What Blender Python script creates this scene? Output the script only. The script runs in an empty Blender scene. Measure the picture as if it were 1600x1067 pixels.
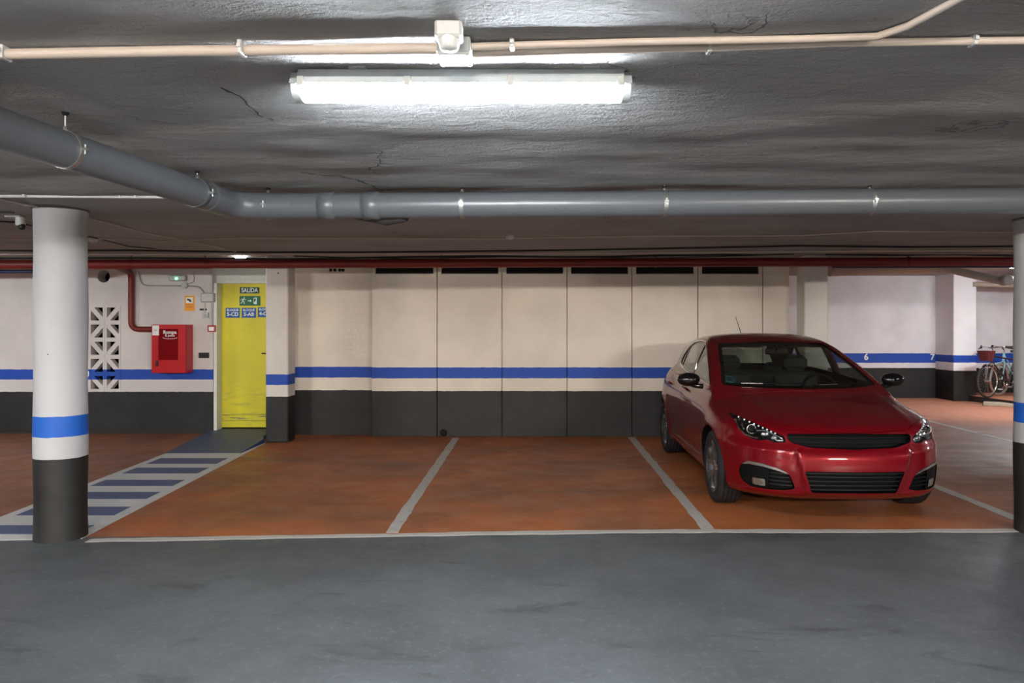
import bpy, math, random
import numpy as np
from mathutils import Vector, Matrix, noise
from mathutils.geometry import delaunay_2d_cdt

random.seed(7)
scene = bpy.context.scene
COL = scene.collection

# ------------------------------------------------------------------ camera, world, exposure
cam_d = bpy.data.cameras.new('camera')
cam = bpy.data.objects.new('camera', cam_d)
COL.objects.link(cam)
cam.location = (0, 0, 1.5)
cam.rotation_euler = (math.pi / 2, 0, 0)
cam_d.sensor_width = 36.0
cam_d.lens = 36.0 * 1170 / 1600
cam_d.shift_x = -34 / 1600
cam_d.shift_y = -19.5 / 1600
cam_d.clip_start = 0.05
scene.camera = cam

world = bpy.data.worlds.new('garage_air')
scene.world = world
world.use_nodes = True
world.node_tree.nodes['Background'].inputs[0].default_value = (0.5, 0.45, 0.42, 1)
world.node_tree.nodes['Background'].inputs[1].default_value = 0.0

TUBE = 58.0           # base strength of the fluorescent diffusers, raised for the added ones behind the camera
scene.view_settings.view_transform = 'Standard'
scene.view_settings.look = 'None'
scene.view_settings.gamma = 1
scene.view_settings.use_curve_mapping = False
scene.view_settings.exposure = 1.75
scene.cycles.max_bounces = 10
scene.cycles.diffuse_bounces = 6
scene.cycles.glossy_bounces = 4
scene.cycles.transparent_max_bounces = 12
scene.cycles.sample_clamp_indirect = 4.0

# ------------------------------------------------------------------ helpers
F = 1170.0
def at(px, py, D):
    """point of the room seen at a place of the photograph, D metres away"""
    return Vector(((px - 834) * D / F, D, 1.5 + (514 - py) * D / F))

def tag(o, label=None, cat=None, group=None, kind=None):
    if label: o['label'] = label
    if cat: o['category'] = cat
    if group: o['group'] = group
    if kind: o['kind'] = kind
    return o

def empty(name, loc=(0, 0, 0), rz=0.0, parent=None):
    o = bpy.data.objects.new(name, None)
    COL.objects.link(o)
    o.empty_display_size = 0.1
    o.location = loc
    o.rotation_euler = (0, 0, rz)
    if parent: o.parent = parent
    return o

def frames(pts):
    pts = [Vector(p) for p in pts]
    T = []
    for i in range(len(pts)):
        a = pts[max(0, i - 1)]; b = pts[min(len(pts) - 1, i + 1)]
        T.append((b - a).normalized())
    up = Vector((0, 0, 1)) if abs(T[0].z) < 0.9 else Vector((1, 0, 0))
    n = T[0].cross(up).normalized()
    out = []
    for t in T:
        n = (n - t * n.dot(t)).normalized()
        out.append((n, t.cross(n).normalized()))
    return pts, out

def bend(pts, r=0.1, n=6):
    """round the corners of a polyline"""
    pts = [Vector(p) for p in pts]
    out = [pts[0]]
    for i in range(1, len(pts) - 1):
        p, a, b = pts[i], pts[i - 1], pts[i + 1]
        ra = min(r, (a - p).length * .45, (b - p).length * .45)
        s = p + (a - p).normalized() * ra; e = p + (b - p).normalized() * ra
        for k in range(n + 1):
            u = k / n
            out.append(s * (1 - u) ** 2 + p * 2 * u * (1 - u) + e * u * u)
    out.append(pts[-1])
    return out

class MB:
    def __init__(s):
        s.v = []; s.f = []; s.sm = []; s.mi = []; s.cur = 0
    def add(s, vs, fs, smooth=False):
        b = len(s.v)
        s.v += [tuple(v) for v in vs]
        for f in fs:
            s.f.append(tuple(i + b for i in f)); s.sm.append(smooth); s.mi.append(s.cur)
        return s
    def box(s, c, d, rz=0.0, M=None, bev=0.0):
        hx, hy, hz = d[0] / 2, d[1] / 2, d[2] / 2
        if bev <= 0:
            vs = [Vector((x, y, z)) for x in (-hx, hx) for y in (-hy, hy) for z in (-hz, hz)]
            fs = [(0, 1, 3, 2), (4, 6, 7, 5), (0, 4, 5, 1), (2, 3, 7, 6), (0, 2, 6, 4), (1, 5, 7, 3)]
        else:
            b = min(bev, hx * .9, hy * .9, hz * .9)
            bm_v = []; idx = {}
            for sx in (-1, 1):
                for sy in (-1, 1):
                    for sz in (-1, 1):
                        for k in range(3):
                            p = [sx * (hx - b), sy * (hy - b), sz * (hz - b)]
                            p[k] = (sx * hx, sy * hy, sz * hz)[k]
                            idx[(sx, sy, sz, k)] = len(bm_v); bm_v.append(Vector(p))
            vs = bm_v; fs = []
            for k in range(3):
                a, c2 = [i for i in range(3) if i != k]
                for sg in (-1, 1):
                    q = []
                    for (u, w) in ((-1, -1), (1, -1), (1, 1), (-1, 1)):
                        t = [0, 0, 0]; t[k] = sg; t[a] = u; t[c2] = w
                        q.append(idx[(t[0], t[1], t[2], k)])
                    fs.append(tuple(q))
                for u in (-1, 1):
                    for w in (-1, 1):
                        t0 = [0, 0, 0]; t1 = [0, 0, 0]
                        t0[k] = -1; t1[k] = 1
                        t0[a] = t1[a] = u; t0[c2] = t1[c2] = w
                        fs.append((idx[(*t0, a)], idx[(*t1, a)], idx[(*t1, c2)], idx[(*t0, c2)]))
            for sx in (-1, 1):
                for sy in (-1, 1):
                    for sz in (-1, 1):
                        fs.append(tuple(idx[(sx, sy, sz, k)] for k in range(3)))
        R = Matrix.Rotation(rz, 3, 'Z') if M is None else M
        vs = [R @ v + Vector(c) for v in vs]
        return s.add(vs, fs)
    def tube(s, pts, r, n=10, caps=True, smooth=True):
        pts, fr = frames(pts)
        rr = r if isinstance(r, (list, tuple)) else [r] * len(pts)
        vs = []; fs = []
        for p, (a, b), q in zip(pts, fr, rr):
            for k in range(n):
                t = 2 * math.pi * k / n
                vs.append(p + (a * math.cos(t) + b * math.sin(t)) * q)
        for i in range(len(pts) - 1):
            for k in range(n):
                k2 = (k + 1) % n
                fs.append((i * n + k, i * n + k2, (i + 1) * n + k2, (i + 1) * n + k))
        s.add(vs, fs, smooth)
        if caps:
            m = len(pts) - 1
            s.add([vs[k] for k in range(n)], [tuple(range(n))])
            s.add([vs[m * n + k] for k in range(n)], [tuple(range(n - 1, -1, -1))])
        return s
    def lathe(s, prof, o=(0, 0, 0), axis='Z', n=32, smooth=True, a0=0, a1=2 * math.pi):
        """prof: list of (radius, height along the axis)"""
        full = abs(a1 - a0 - 2 * math.pi) < 1e-6
        m = n if full else n + 1
        vs = []; fs = []
        for (r, h) in prof:
            for k in range(m):
                t = a0 + (a1 - a0) * k / n
                c, q = r * math.cos(t), r * math.sin(t)
                p = {'Z': (c, q, h), 'X': (h, c, q), 'Y': (c, h, q)}[axis]
                vs.append(Vector(p) + Vector(o))
        for i in range(len(prof) - 1):
            for k in range(n):
                k2 = (k + 1) % m if full else k + 1
                fs.append((i * m + k, i * m + k2, (i + 1) * m + k2, (i + 1) * m + k))
        return s.add(vs, fs, smooth)
    def prism(s, outline, h0, h1, plane='XY', smooth=False):
        """outline extruded between two heights; plane names the two outline axes"""
        def P(u, w, h):
            return {'XY': (u, w, h), 'XZ': (u, h, w), 'YZ': (h, u, w)}[plane]
        n = len(outline)
        s.add([P(u, w, h0) for u, w in outline], [tuple(range(n - 1, -1, -1))])
        s.add([P(u, w, h1) for u, w in outline], [tuple(range(n))])
        vs = [P(u, w, h0) for u, w in outline] + [P(u, w, h1) for u, w in outline]
        s.add(vs, [(k, (k + 1) % n, n + (k + 1) % n, n + k) for k in range(n)], smooth)
        return s
    def ball(s, c, r, n=12, sc=(1, 1, 1)):
        prof = [(math.sin(math.pi * i / n) * 1.0, -math.cos(math.pi * i / n)) for i in range(n + 1)]
        vs = []; fs = []
        m = 2 * n
        for (q, h) in prof:
            for k in range(m):
                t = 2 * math.pi * k / m
                vs.append((c[0] + r * sc[0] * q * math.cos(t), c[1] + r * sc[1] * q * math.sin(t), c[2] + r * sc[2] * h))
        for i in range(n):
            for k in range(m):
                fs.append((i * m + k, i * m + (k + 1) % m, (i + 1) * m + (k + 1) % m, (i + 1) * m + k))
        return s.add(vs, fs, True)
    def build(s, name, mat, parent=None, fix=True):
        me = bpy.data.meshes.new(name)
        me.from_pydata(s.v, [], s.f)
        mats = mat if isinstance(mat, (list, tuple)) else [mat]
        for m in mats: me.materials.append(m)
        me.polygons.foreach_set('use_smooth', s.sm)
        if len(mats) > 1: me.polygons.foreach_set('material_index', s.mi)
        me.update()
        if fix:
            import bmesh
            bm = bmesh.new(); bm.from_mesh(me)
            bmesh.ops.recalc_face_normals(bm, faces=bm.faces)
            bm.to_mesh(me); bm.free()
        o = bpy.data.objects.new(name, me)
        COL.objects.link(o)
        if parent: o.parent = parent
        return o

def text(name, body, loc, size, mat, parent=None, rot=(math.pi / 2, 0, 0), align='CENTER', bold=0.0, sx=1.0):
    c = bpy.data.curves.new(name, 'FONT')
    c.body = body; c.size = size; c.align_x = align; c.align_y = 'CENTER'
    c.extrude = 0.0006; c.offset = bold
    c.materials.append(mat)
    c.resolution_u = 3
    o = bpy.data.objects.new(name, c)
    COL.objects.link(o)
    o.location = loc; o.rotation_euler = rot; o.scale = (sx, 1, 1)
    bpy.context.view_layer.update()
    me = bpy.data.meshes.new_from_object(o.evaluated_get(bpy.context.evaluated_depsgraph_get()))
    COL.objects.unlink(o)
    m = bpy.data.objects.new(name, me); COL.objects.link(m)
    m.location = loc; m.rotation_euler = rot; m.scale = (sx, 1, 1)
    bpy.data.objects.remove(o)
    if parent: m.parent = parent
    return m

# ------------------------------------------------------------------ materials
def srgb(r, g, b):
    def f(c):
        c /= 255.0
        return c / 12.92 if c <= 0.04045 else ((c + 0.055) / 1.055) ** 2.4
    return (f(r), f(g), f(b), 1.0)

class NT:
    def __init__(s, name):
        s.m = bpy.data.materials.new(name); s.m.use_nodes = True
        s.t = s.m.node_tree; s.b = s.t.nodes['Principled BSDF']
        s.out = s.t.nodes['Material Output']
    def n(s, ty, **kw):
        q = s.t.nodes.new(ty)
        for k, v in kw.items(): setattr(q, k, v)
        return q
    def l(s, a, b): s.t.links.new(a, b)
    def math(s, op, a, b=None, c=None):
        q = s.n('ShaderNodeMath', operation=op)
        for i, x in enumerate((a, b, c)):
            if x is None: continue
            if isinstance(x, (int, float)): q.inputs[i].default_value = x
            else: s.l(x, q.inputs[i])
        return q.outputs[0]
    def mix(s, f, a, b, blend='MIX'):
        q = s.n('ShaderNodeMix', data_type='RGBA', blend_type=blend)
        for i, x in ((0, f), (6, a), (7, b)):
            if isinstance(x, (int, float)): q.inputs[i].default_value = x
            elif isinstance(x, tuple): q.inputs[i].default_value = x
            else: s.l(x, q.inputs[i])
        return q.outputs[2]
    def pos(s):
        if not hasattr(s, '_g'): s._g = s.n('ShaderNodeNewGeometry')
        return s._g.outputs['Position']
    def noise(s, scale, detail=4, rough=0.55, vec=None, stretch=None, dist=0.0):
        v = vec if vec is not None else s.pos()
        if stretch:
            mp = s.n('ShaderNodeMapping'); mp.inputs['Scale'].default_value = stretch
            s.l(v, mp.inputs['Vector']); v = mp.outputs[0]
        q = s.n('ShaderNodeTexNoise')
        q.inputs['Scale'].default_value = scale; q.inputs['Detail'].default_value = detail
        q.inputs['Roughness'].default_value = rough; q.inputs['Distortion'].default_value = dist
        s.l(v, q.inputs['Vector'])
        return q.outputs['Fac']
    def ramp(s, f, lo, hi, a=0.0, b=1.0):
        q = s.n('ShaderNodeMapRange'); q.clamp = True
        q.interpolation_type = 'SMOOTHSTEP'
        s.l(f, q.inputs[0])
        for i, x in enumerate((lo, hi, a, b)): q.inputs[i + 1].default_value = x
        return q.outputs[0]
    def bump(s, h, strength=0.3, dist=0.01):
        q = s.n('ShaderNodeBump')
        q.inputs['Strength'].default_value = strength; q.inputs['Distance'].default_value = dist
        s.l(h, q.inputs['Height']); s.l(q.outputs[0], s.b.inputs['Normal'])
        return q
    def set(s, **kw):
        for k, v in kw.items():
            k = k.replace('_', ' ')
            if isinstance(v, (int, float, tuple)): s.b.inputs[k].default_value = v
            else: s.l(v, s.b.inputs[k])
        return s

def plain(name, col, rough=0.5, metal=0.0, spec=0.5, coat=0.0, var=0.12, vs=30.0, bump=0.0):
    m = NT(name)
    c = srgb(*col) if max(col) > 1 else (*col, 1.0)
    f = m.noise(vs, 3)
    dk = tuple(x * (1 - var) for x in c[:3]) + (1.0,)
    lt = tuple(min(1, x * (1 + var)) for x in c[:3]) + (1.0,)
    m.set(Base_Color=m.mix(f, dk, lt), Roughness=rough, Metallic=metal)
    m.b.inputs['Specular IOR Level'].default_value = spec
    if coat: m.b.inputs['Coat Weight'].default_value = coat; m.b.inputs['Coat Roughness'].default_value = 0.03
    if bump: m.bump(f, bump, 0.003)
    return m.m

def glow(name, col, strength):
    m = NT(name)
    m.set(Base_Color=(0.9, 0.9, 0.9, 1), Roughness=0.4)
    m.b.inputs['Emission Color'].default_value = (*col, 1)
    m.b.inputs['Emission Strength'].default_value = strength
    return m.m

def wall_paint(name, zk, z0, z1, white=(205, 198, 192), blue=(20, 74, 178), black=(27, 26, 25), pits=0.0):
    """white wall with a black dado to zk and a blue stripe z0..z1"""
    m = NT(name)
    sep = m.n('ShaderNodeSeparateXYZ'); m.l(m.pos(), sep.inputs[0])
    z = m.math('ADD', sep.outputs[2], m.math('MULTIPLY', m.math('SUBTRACT', m.noise(9, 3), 0.5), 0.014))
    n1 = m.noise(1.1, 5); n2 = m.noise(22, 4); n3 = m.noise(3.5, 6, 0.65)
    w = srgb(*white)
    wd = tuple(x * 0.84 for x in w[:3]) + (1,)
    wc = m.mix(m.ramp(n1, 0.35, 0.7), w, wd)
    sp = m.ramp(m.noise(45, 2), 0.73, 0.78)
    wc = m.mix(m.math('MULTIPLY', sp, 0.25), wc, (0.25, 0.22, 0.2, 1))
    bk = srgb(*black)
    bk2 = tuple(x * 1.8 for x in bk[:3]) + (1,)
    bc = m.mix(m.ramp(n3, 0.42, 0.72), bk, bk2)
    bc = m.mix(m.ramp(m.noise(2.2, 4), 0.58, 0.68), bc, (0.008, 0.008, 0.008, 1))
    chips = m.ramp(m.noise(16, 6, 0.7, stretch=(1, 1, 1.6)), 0.72, 0.75)
    bc = m.mix(m.math('MULTIPLY', chips, 0.45), bc, (0.35, 0.34, 0.32, 1))
    bl = srgb(*blue)
    blc = m.mix(n2, bl, tuple(x * 0.8 for x in bl[:3]) + (1,))
    in_b = m.math('MULTIPLY', m.math('GREATER_THAN', z, z0), m.math('LESS_THAN', z, z1))
    c = m.mix(in_b, wc, blc)
    c = m.mix(m.math('LESS_THAN', z, zk), c, bc)
    pit = m.n('ShaderNodeTexVoronoi'); pit.inputs['Scale'].default_value = 7.0; m.l(m.pos(), pit.inputs['Vector'])
    pf = m.math('MULTIPLY', m.math('LESS_THAN', pit.outputs['Distance'], 0.045), m.ramp(m.noise(1.7, 2), 0.5, 0.56))
    c = m.mix(m.math('MULTIPLY', pf, pits), c, (0.05, 0.045, 0.04, 1))
    m.set(Base_Color=c, Roughness=0.62)
    hn = m.math('ADD', m.noise(60, 4), m.math('MULTIPLY', m.noise(6, 3), 1.5))
    m.bump(hn, 0.25, 0.004)
    return m.m

M = {}
M['left_wall'] = wall_paint('painted_plaster_left', 0.598, 0.773, 0.920, white=(216, 208, 204))
M['back_wall'] = wall_paint('painted_plaster_back', 0.634, 0.812, 0.964, white=(234, 222, 206))
M['far_wall'] = wall_paint('painted_plaster_far', 0.653, 0.764, 0.972, white=(232, 229, 232))
M['column'] = wall_paint('painted_column', 0.605, 0.760, 0.900, white=(226, 217, 208))
M['far_column'] = wall_paint('painted_far_column', 0.63, 0.80, 0.95, white=(236, 234, 236))
M['pillar_l'] = wall_paint('painted_round_pillar', 0.585, 0.739, 0.884, white=(182, 182, 185), blue=(20, 92, 190), pits=0.85)
M['pillar_r'] = wall_paint('painted_round_pillar_two', 0.66, 0.81, 0.955, white=(178, 178, 177), blue=(20, 92, 190), pits=0.85)

def ceiling_mat():
    m = NT('rough_ceiling_plaster')
    n1 = m.noise(1.3, 5, stretch=(0.5, 1, 1)); n2 = m.noise(60, 5, 0.65)
    c = m.mix(m.ramp(n1, 0.3, 0.75), srgb(166, 165, 164), srgb(144, 140, 137))
    v = m.n('ShaderNodeTexVoronoi', feature='DISTANCE_TO_EDGE')
    v.inputs['Scale'].default_value = 0.55
    wv = m.n('ShaderNodeVectorMath', operation='ADD')
    nn = m.n('ShaderNodeTexNoise'); nn.inputs['Scale'].default_value = 2.5; nn.inputs['Detail'].default_value = 5
    m.l(m.pos(), nn.inputs['Vector']); m.l(m.pos(), wv.inputs[0]); m.l(nn.outputs['Color'], wv.inputs[1])
    m.l(wv.outputs[0], v.inputs['Vector'])
    crack = m.math('MULTIPLY', m.ramp(v.outputs['Distance'], 0.0, 0.006, 1.0, 0.0), m.ramp(m.noise(0.8, 2), 0.52, 0.60))
    c = m.mix(m.math('MULTIPLY', crack, 0.5), c, (0.08, 0.07, 0.07, 1))
    m.set(Base_Color=c, Roughness=0.75)
    h = m.math('ADD', m.math('MULTIPLY', n2, 0.8), m.math('MULTIPLY', m.noise(9, 5, 0.6, stretch=(0.6, 1.4, 1), dist=0.4), 2.2))
    h = m.math('SUBTRACT', h, m.math('MULTIPLY', crack, 1.0))
    m.bump(h, 0.9, 0.020)
    return m.m
M['ceiling'] = ceiling_mat()

def floor_mat():
    m = NT('painted_concrete_floor')
    sep = m.n('ShaderNodeSeparateXYZ'); m.l(m.pos(), sep.inputs[0])
    x, y = sep.outputs[0], sep.outputs[1]
    # aisle: blue grey resin with scuffs
    g = m.mix(m.ramp(m.noise(0.9, 5), 0.3, 0.7), srgb(72, 75, 78), srgb(86, 90, 93))
    g = m.mix(m.math('MULTIPLY', m.ramp(m.noise(26, 7, 0.72), 0.52, 0.68), 0.42), g, srgb(118, 122, 124))
    g = m.mix(m.math('MULTIPLY', m.ramp(m.noise(2.4, 8, 0.7, stretch=(0.6, 1.6, 1), dist=1.2), 0.56, 0.66), 0.5), g, srgb(50, 50, 51))
    g = m.mix(m.math('MULTIPLY', m.ramp(m.noise(70, 3, 0.8), 0.68, 0.73), 0.6), g, srgb(150, 154, 154))
    sc = m.ramp(m.noise(9, 7, 0.75, stretch=(0.25, 3.5, 1), dist=2.0), 0.66, 0.70)
    g = m.mix(m.math('MULTIPLY', sc, 0.45), g, srgb(148, 150, 150))
    # bays: orange red paint, worn
    o = m.mix(m.ramp(m.noise(1.0, 5, 0.6), 0.35, 0.65), srgb(172, 98, 52), srgb(142, 86, 54))
    o = m.mix(m.math('MULTIPLY', m.ramp(m.noise(0.7, 4, 0.6, stretch=(0.5, 1.6, 1)), 0.5, 0.7), 0.6), o, srgb(110, 74, 52))
    stain = m.ramp(m.noise(1.7, 5, 0.6, dist=0.6), 0.62, 0.72)
    o = m.mix(m.math('MULTIPLY', stain, 0.6), o, srgb(66, 52, 44))
    o = m.mix(m.math('MULTIPLY', m.ramp(m.noise(14, 8, 0.75, stretch=(0.5, 2, 1), dist=1.5), 0.62, 0.70), 0.25), o, srgb(196, 140, 104))
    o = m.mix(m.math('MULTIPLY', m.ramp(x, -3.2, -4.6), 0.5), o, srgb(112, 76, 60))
    # dusty passage on the right
    d = m.mix(m.ramp(m.noise(2.0, 7, 0.7, stretch=(0.35, 2.2, 1), dist=0.8), 0.38, 0.62), srgb(160, 118, 98), srgb(112, 96, 88))
    d = m.mix(m.math('MULTIPLY', m.ramp(m.noise(5, 7, 0.75, stretch=(0.3, 2, 1), dist=1.5), 0.6, 0.7), 0.45), d, srgb(190, 170, 158))
    df = m.math('MULTIPLY', m.ramp(x, 3.3, 4.3), m.ramp(y, 12.6, 11.2))
    far = m.ramp(y, 11.2, 12.8)
    o = m.mix(far, o, srgb(196, 132, 104))
    o = m.mix(m.math('MULTIPLY', df, 0.8), o, d)
    edge = m.math('ADD', m.math('MULTIPLY', x, 0.032), 5.50)
    bay = m.math('GREATER_THAN', y, edge)
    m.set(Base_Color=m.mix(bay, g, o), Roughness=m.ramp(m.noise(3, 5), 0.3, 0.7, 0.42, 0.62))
    h = m.math('ADD', m.noise(50, 6, 0.7), m.math('MULTIPLY', m.noise(5, 4), 2.0))
    m.bump(h, 0.22, 0.004)
    return m.m
M['floor'] = floor_mat()

def line_paint(name, col, wear=(120, 96, 80), amt=0.5):
    m = NT(name)
    f = m.ramp(m.noise(14, 7, 0.7), 0.55, 0.68)
    c = m.mix(m.math('MULTIPLY', f, amt), srgb(*col), srgb(*wear))
    m.set(Base_Color=c, Roughness=0.55)
    m.bump(m.noise(60, 4), 0.2, 0.002)
    return m.m
M['line'] = line_paint('grey_white_line_paint', (176, 172, 166))
M['hatch_white'] = line_paint('white_walkway_paint', (196, 196, 194), (150, 146, 140), 0.3)
M['hatch_blue'] = line_paint('blue_walkway_paint', (76, 88, 122), (96, 104, 124), 0.4)
M['ramp'] = line_paint('blue_grey_ramp_paint', (66, 80, 110), (98, 98, 104), 0.35)
M['ramp_side'] = line_paint('blue_ramp_edge_paint', (36, 66, 110), (60, 80, 110), 0.3)

M['white_plastic'] = plain('white_plastic', (188, 188, 186), 0.4)
M['cream_pipe'] = plain('cream_conduit_plastic', (184, 170, 158), 0.45, var=0.06)
M['grey_plastic'] = plain('light_grey_plastic', (158, 160, 156), 0.45)
M['housing'] = plain('lamp_housing_grey', (160, 166, 168), 0.4)
M['pvc'] = plain('grey_pvc_pipe', (87, 90, 94), 0.32, var=0.06, vs=8)
M['pvc_dark'] = plain('dark_pipe_underside', (60, 58, 58), 0.7)
M['steel'] = plain('galvanised_steel', (190, 192, 190), 0.3, metal=0.9)
M['black_cable'] = plain('black_cable', (22, 21, 20), 0.6)
M['red_pipe'] = plain('red_painted_pipe', (118, 28, 20), 0.5, var=0.2, vs=6)
M['blue_pipe'] = plain('dark_blue_pipe', (30, 34, 80), 0.5)
M['red_box'] = plain('red_enamel', (192, 16, 22), 0.32, var=0.05, vs=4)
M['red_box_dark'] = plain('dark_red_glass', (128, 12, 20), 0.12)
M['red_small'] = plain('red_frame', (170, 60, 48), 0.5)
M['white_print'] = plain('white_print', (235, 235, 230), 0.6)
M['black'] = plain('black_plastic', (20, 20, 20), 0.5)
M['dark_hole'] = plain('unlit_dark', (14, 14, 13), 0.9)  # near-black colour stands in for the shade inside openings
M['green'] = plain('sign_green', (12, 104, 60), 0.5)
M['dark_green'] = plain('sign_dark_green', (18, 62, 40), 0.5)
M['sign_blue'] = plain('sign_blue', (24, 84, 164), 0.5)
M['sign_white'] = plain('sign_letters', (228, 240, 236), 0.6)
M['sign_orange'] = plain('sign_orange', (240, 158, 20), 0.5)
M['frame_white'] = plain('white_door_frame', (214, 214, 206), 0.5)
M['concrete'] = plain('pale_concrete', (176, 164, 146), 0.85, var=0.2, vs=14)
M['kerb_dark'] = plain('dark_kerb', (52, 46, 42), 0.9, var=0.4, vs=12)
M['lamp'] = glow('fluorescent_diffuser', (0.84, 0.93, 1.0), TUBE)
M['lamp_added'] = glow('added_warm_diffuser', (1.0, 0.93, 0.85), TUBE * 7.8)  # much stronger glow, for the added lamps behind the camera
M['lamp_warm'] = glow('small_luminaire_glow', (0.97, 1.0, 0.96), 14.0)
M['led_green'] = glow('green_led', (0.05, 1.0, 0.35), 5.0)
M['clear_end'] = plain('clear_polycarbonate', (214, 224, 228), 0.15)

def door_mat():
    m = NT('yellow_painted_steel')
    c = m.mix(m.ramp(m.noise(1.2, 4), 0.3, 0.7), srgb(226, 214, 34), srgb(206, 196, 40))
    sep = m.n('ShaderNodeSeparateXYZ'); m.l(m.pos(), sep.inputs[0])
    z = sep.outputs[2]
    low = m.ramp(z, 0.9, 0.3)
    dirt = m.math('MULTIPLY', m.ramp(m.noise(5, 7, 0.7, stretch=(0.5, 1, 2.5)), 0.5, 0.7), m.math('MULTIPLY', low, 0.5))
    c = m.mix(dirt, c, srgb(120, 122, 90))
    s1 = m.math('MULTIPLY', m.ramp(m.noise(16, 6, 0.7, stretch=(0.15, 1, 2.2)), 0.54, 0.60),
                m.math('MULTIPLY', m.ramp(z, 0.16, 0.19), m.ramp(z, 0.30, 0.26)))
    c = m.mix(m.math('MULTIPLY', s1, 0.75), c, srgb(70, 80, 100))
    m.set(Base_Color=c, Roughness=0.45)
    m.bump(m.noise(8, 3), 0.1, 0.003)
    return m.m
M['door'] = door_mat()

def glass_mat(name, tint=(0.62, 0.72, 0.66), ior=1.5, rough=0.0):
    m = NT(name)
    m.t.nodes.remove(m.b)
    tr = m.n('ShaderNodeBsdfTransparent'); tr.inputs[0].default_value = (*tint, 1)
    gl = m.n('ShaderNodeBsdfGlossy'); gl.inputs['Roughness'].default_value = rough
    fr = m.n('ShaderNodeFresnel'); bf = m.n('ShaderNodeNewGeometry')
    m.l(m.math('ADD', m.math('MULTIPLY', bf.outputs['Backfacing'], 1 / ior - ior), ior), fr.inputs[0])
    mx = m.n('ShaderNodeMixShader')
    m.l(fr.outputs[0], mx.inputs[0]); m.l(tr.outputs[0], mx.inputs[1]); m.l(gl.outputs[0], mx.inputs[2])
    m.l(mx.outputs[0], m.out.inputs[0])
    return m.m
M['glass'] = glass_mat('tinted_car_glass', (0.86, 0.91, 0.88))
M['lens'] = glass_mat('clear_lamp_cover', (0.92, 0.94, 0.95))

# ------------------------------------------------------------------ the room shell
_cy = [-7, 2.0, 2.7, 3.2, 4.3, 4.75, 5.3, 5.7, 6.5, 8.0, 10.7]
_cl = [2.46, 2.46, 2.455, 2.425, 2.385, 2.372, 2.366, 2.366, 2.38, 2.43, 2.49]
_cr = [2.46, 2.46, 2.455, 2.44, 2.41, 2.396, 2.33, 2.315, 2.35, 2.43, 2.49]
def zc(x, y):
    u = min(1, max(0, (x + 3.4) / 7.1))
    for i in range(len(_cy) - 1):
        if y <= _cy[i + 1] or i == len(_cy) - 2:
            s = min(1, max(0, (y - _cy[i]) / (_cy[i + 1] - _cy[i])))
            s = s * s * (3 - 2 * s) * .5 + s * .5
            a = _cl[i] * (1 - s) + _cl[i + 1] * s
            b = _cr[i] * (1 - s) + _cr[i + 1] * s
            return a * (1 - u) + b * u
    return 2.49

def grid_obj(name, mat, x0, x1, y0, y1, step, zf, flip=False, thick=0.0):
    nx = int((x1 - x0) / step); ny = int((y1 - y0) / step)
    vs = []; fs = []
    for j in range(ny + 1):
        for i in range(nx + 1):
            x = x0 + (x1 - x0) * i / nx; y = y0 + (y1 - y0) * j / ny
            vs.append((x, y, zf(x, y)))
    for j in range(ny):
        for i in range(nx):
            a = j * (nx + 1) + i
            q = (a, a + 1, a + nx + 2, a + nx + 1)
            fs.append(q[::-1] if flip else q)
    b = MB(); b.add(vs, fs, True)
    o = b.build(name, mat, fix=False)
    return o

def zceil(x, y):
    w = noise.noise(Vector((x * 0.55, y * 1.7, 3.1))) * 0.014 + noise.noise(Vector((x * 1.3 + y, y * 4.5, 9.2))) * 0.010 \
        + noise.noise(Vector((x * 4, y * 9, 1.2))) * 0.0035
    return zc(x, y) + w

fl = MB(); fl.box((0, 4.8, -0.1), (30, 25.6, 0.2))
floor = fl.build('floor', M['floor'])
tag(floor, 'garage floor, grey aisle in front and worn orange parking bays behind', 'floor', kind='structure')

ceil = grid_obj('ceiling', M['ceiling'], -14.6, 14.6, -7, 10.75, 0.07, zceil, flip=True)
tag(ceil, 'low grey rippled plaster ceiling over the aisle and bays', 'ceiling', kind='structure')
b = MB(); b.box((8.5, 13.75, 2.71), (13.2, 6.1, 0.1)); b.box((8.5, 10.78, 2.60), (13.2, 0.08, 0.24))
ceil2 = b.build('ceiling', M['ceiling'])
tag(ceil2, 'higher flat ceiling over the far right corner beyond the red pipe', 'ceiling', kind='structure')

def slab_wall(name, x0, x1, y0, y1, z0, z1, mat, label, parent=None):
    b = MB(); b.box(((x0 + x1) / 2, (y0 + y1) / 2, (z0 + z1) / 2), (x1 - x0, y1 - y0, z1 - z0))
    o = b.build(name, mat, parent)
    if parent is None: tag(o, label, 'wall', kind='structure')
    return o

YL = 10.77
# left wall with the gap for the breeze blocks and the round hole
bx0, bx1 = at(139, 0, YL).x, at(189, 0, YL).x
bz1, bz0 = at(0, 477, YL).z, at(0, 611, YL).z
wl = MB()
hx, hz, hr = at(162, 432, YL).x, at(162, 432, YL).z, 0.088
def wbox(b, x0, x1, z0, z1, y0=YL, y1=YL + 0.2):
    b.box(((x0 + x1) / 2, (y0 + y1) / 2, (z0 + z1) / 2), (x1 - x0, y1 - y0, z1 - z0))
wbox(wl, -14.6, bx0, 0, 2.6)
xd = at(333, 0, YL).x
wbox(wl, bx0, bx1, 0, bz0)
wbox(wl, bx0, bx1, bz1, hz - 0.14)
wbox(wl, bx1, xd, 0, 2.6)
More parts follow.
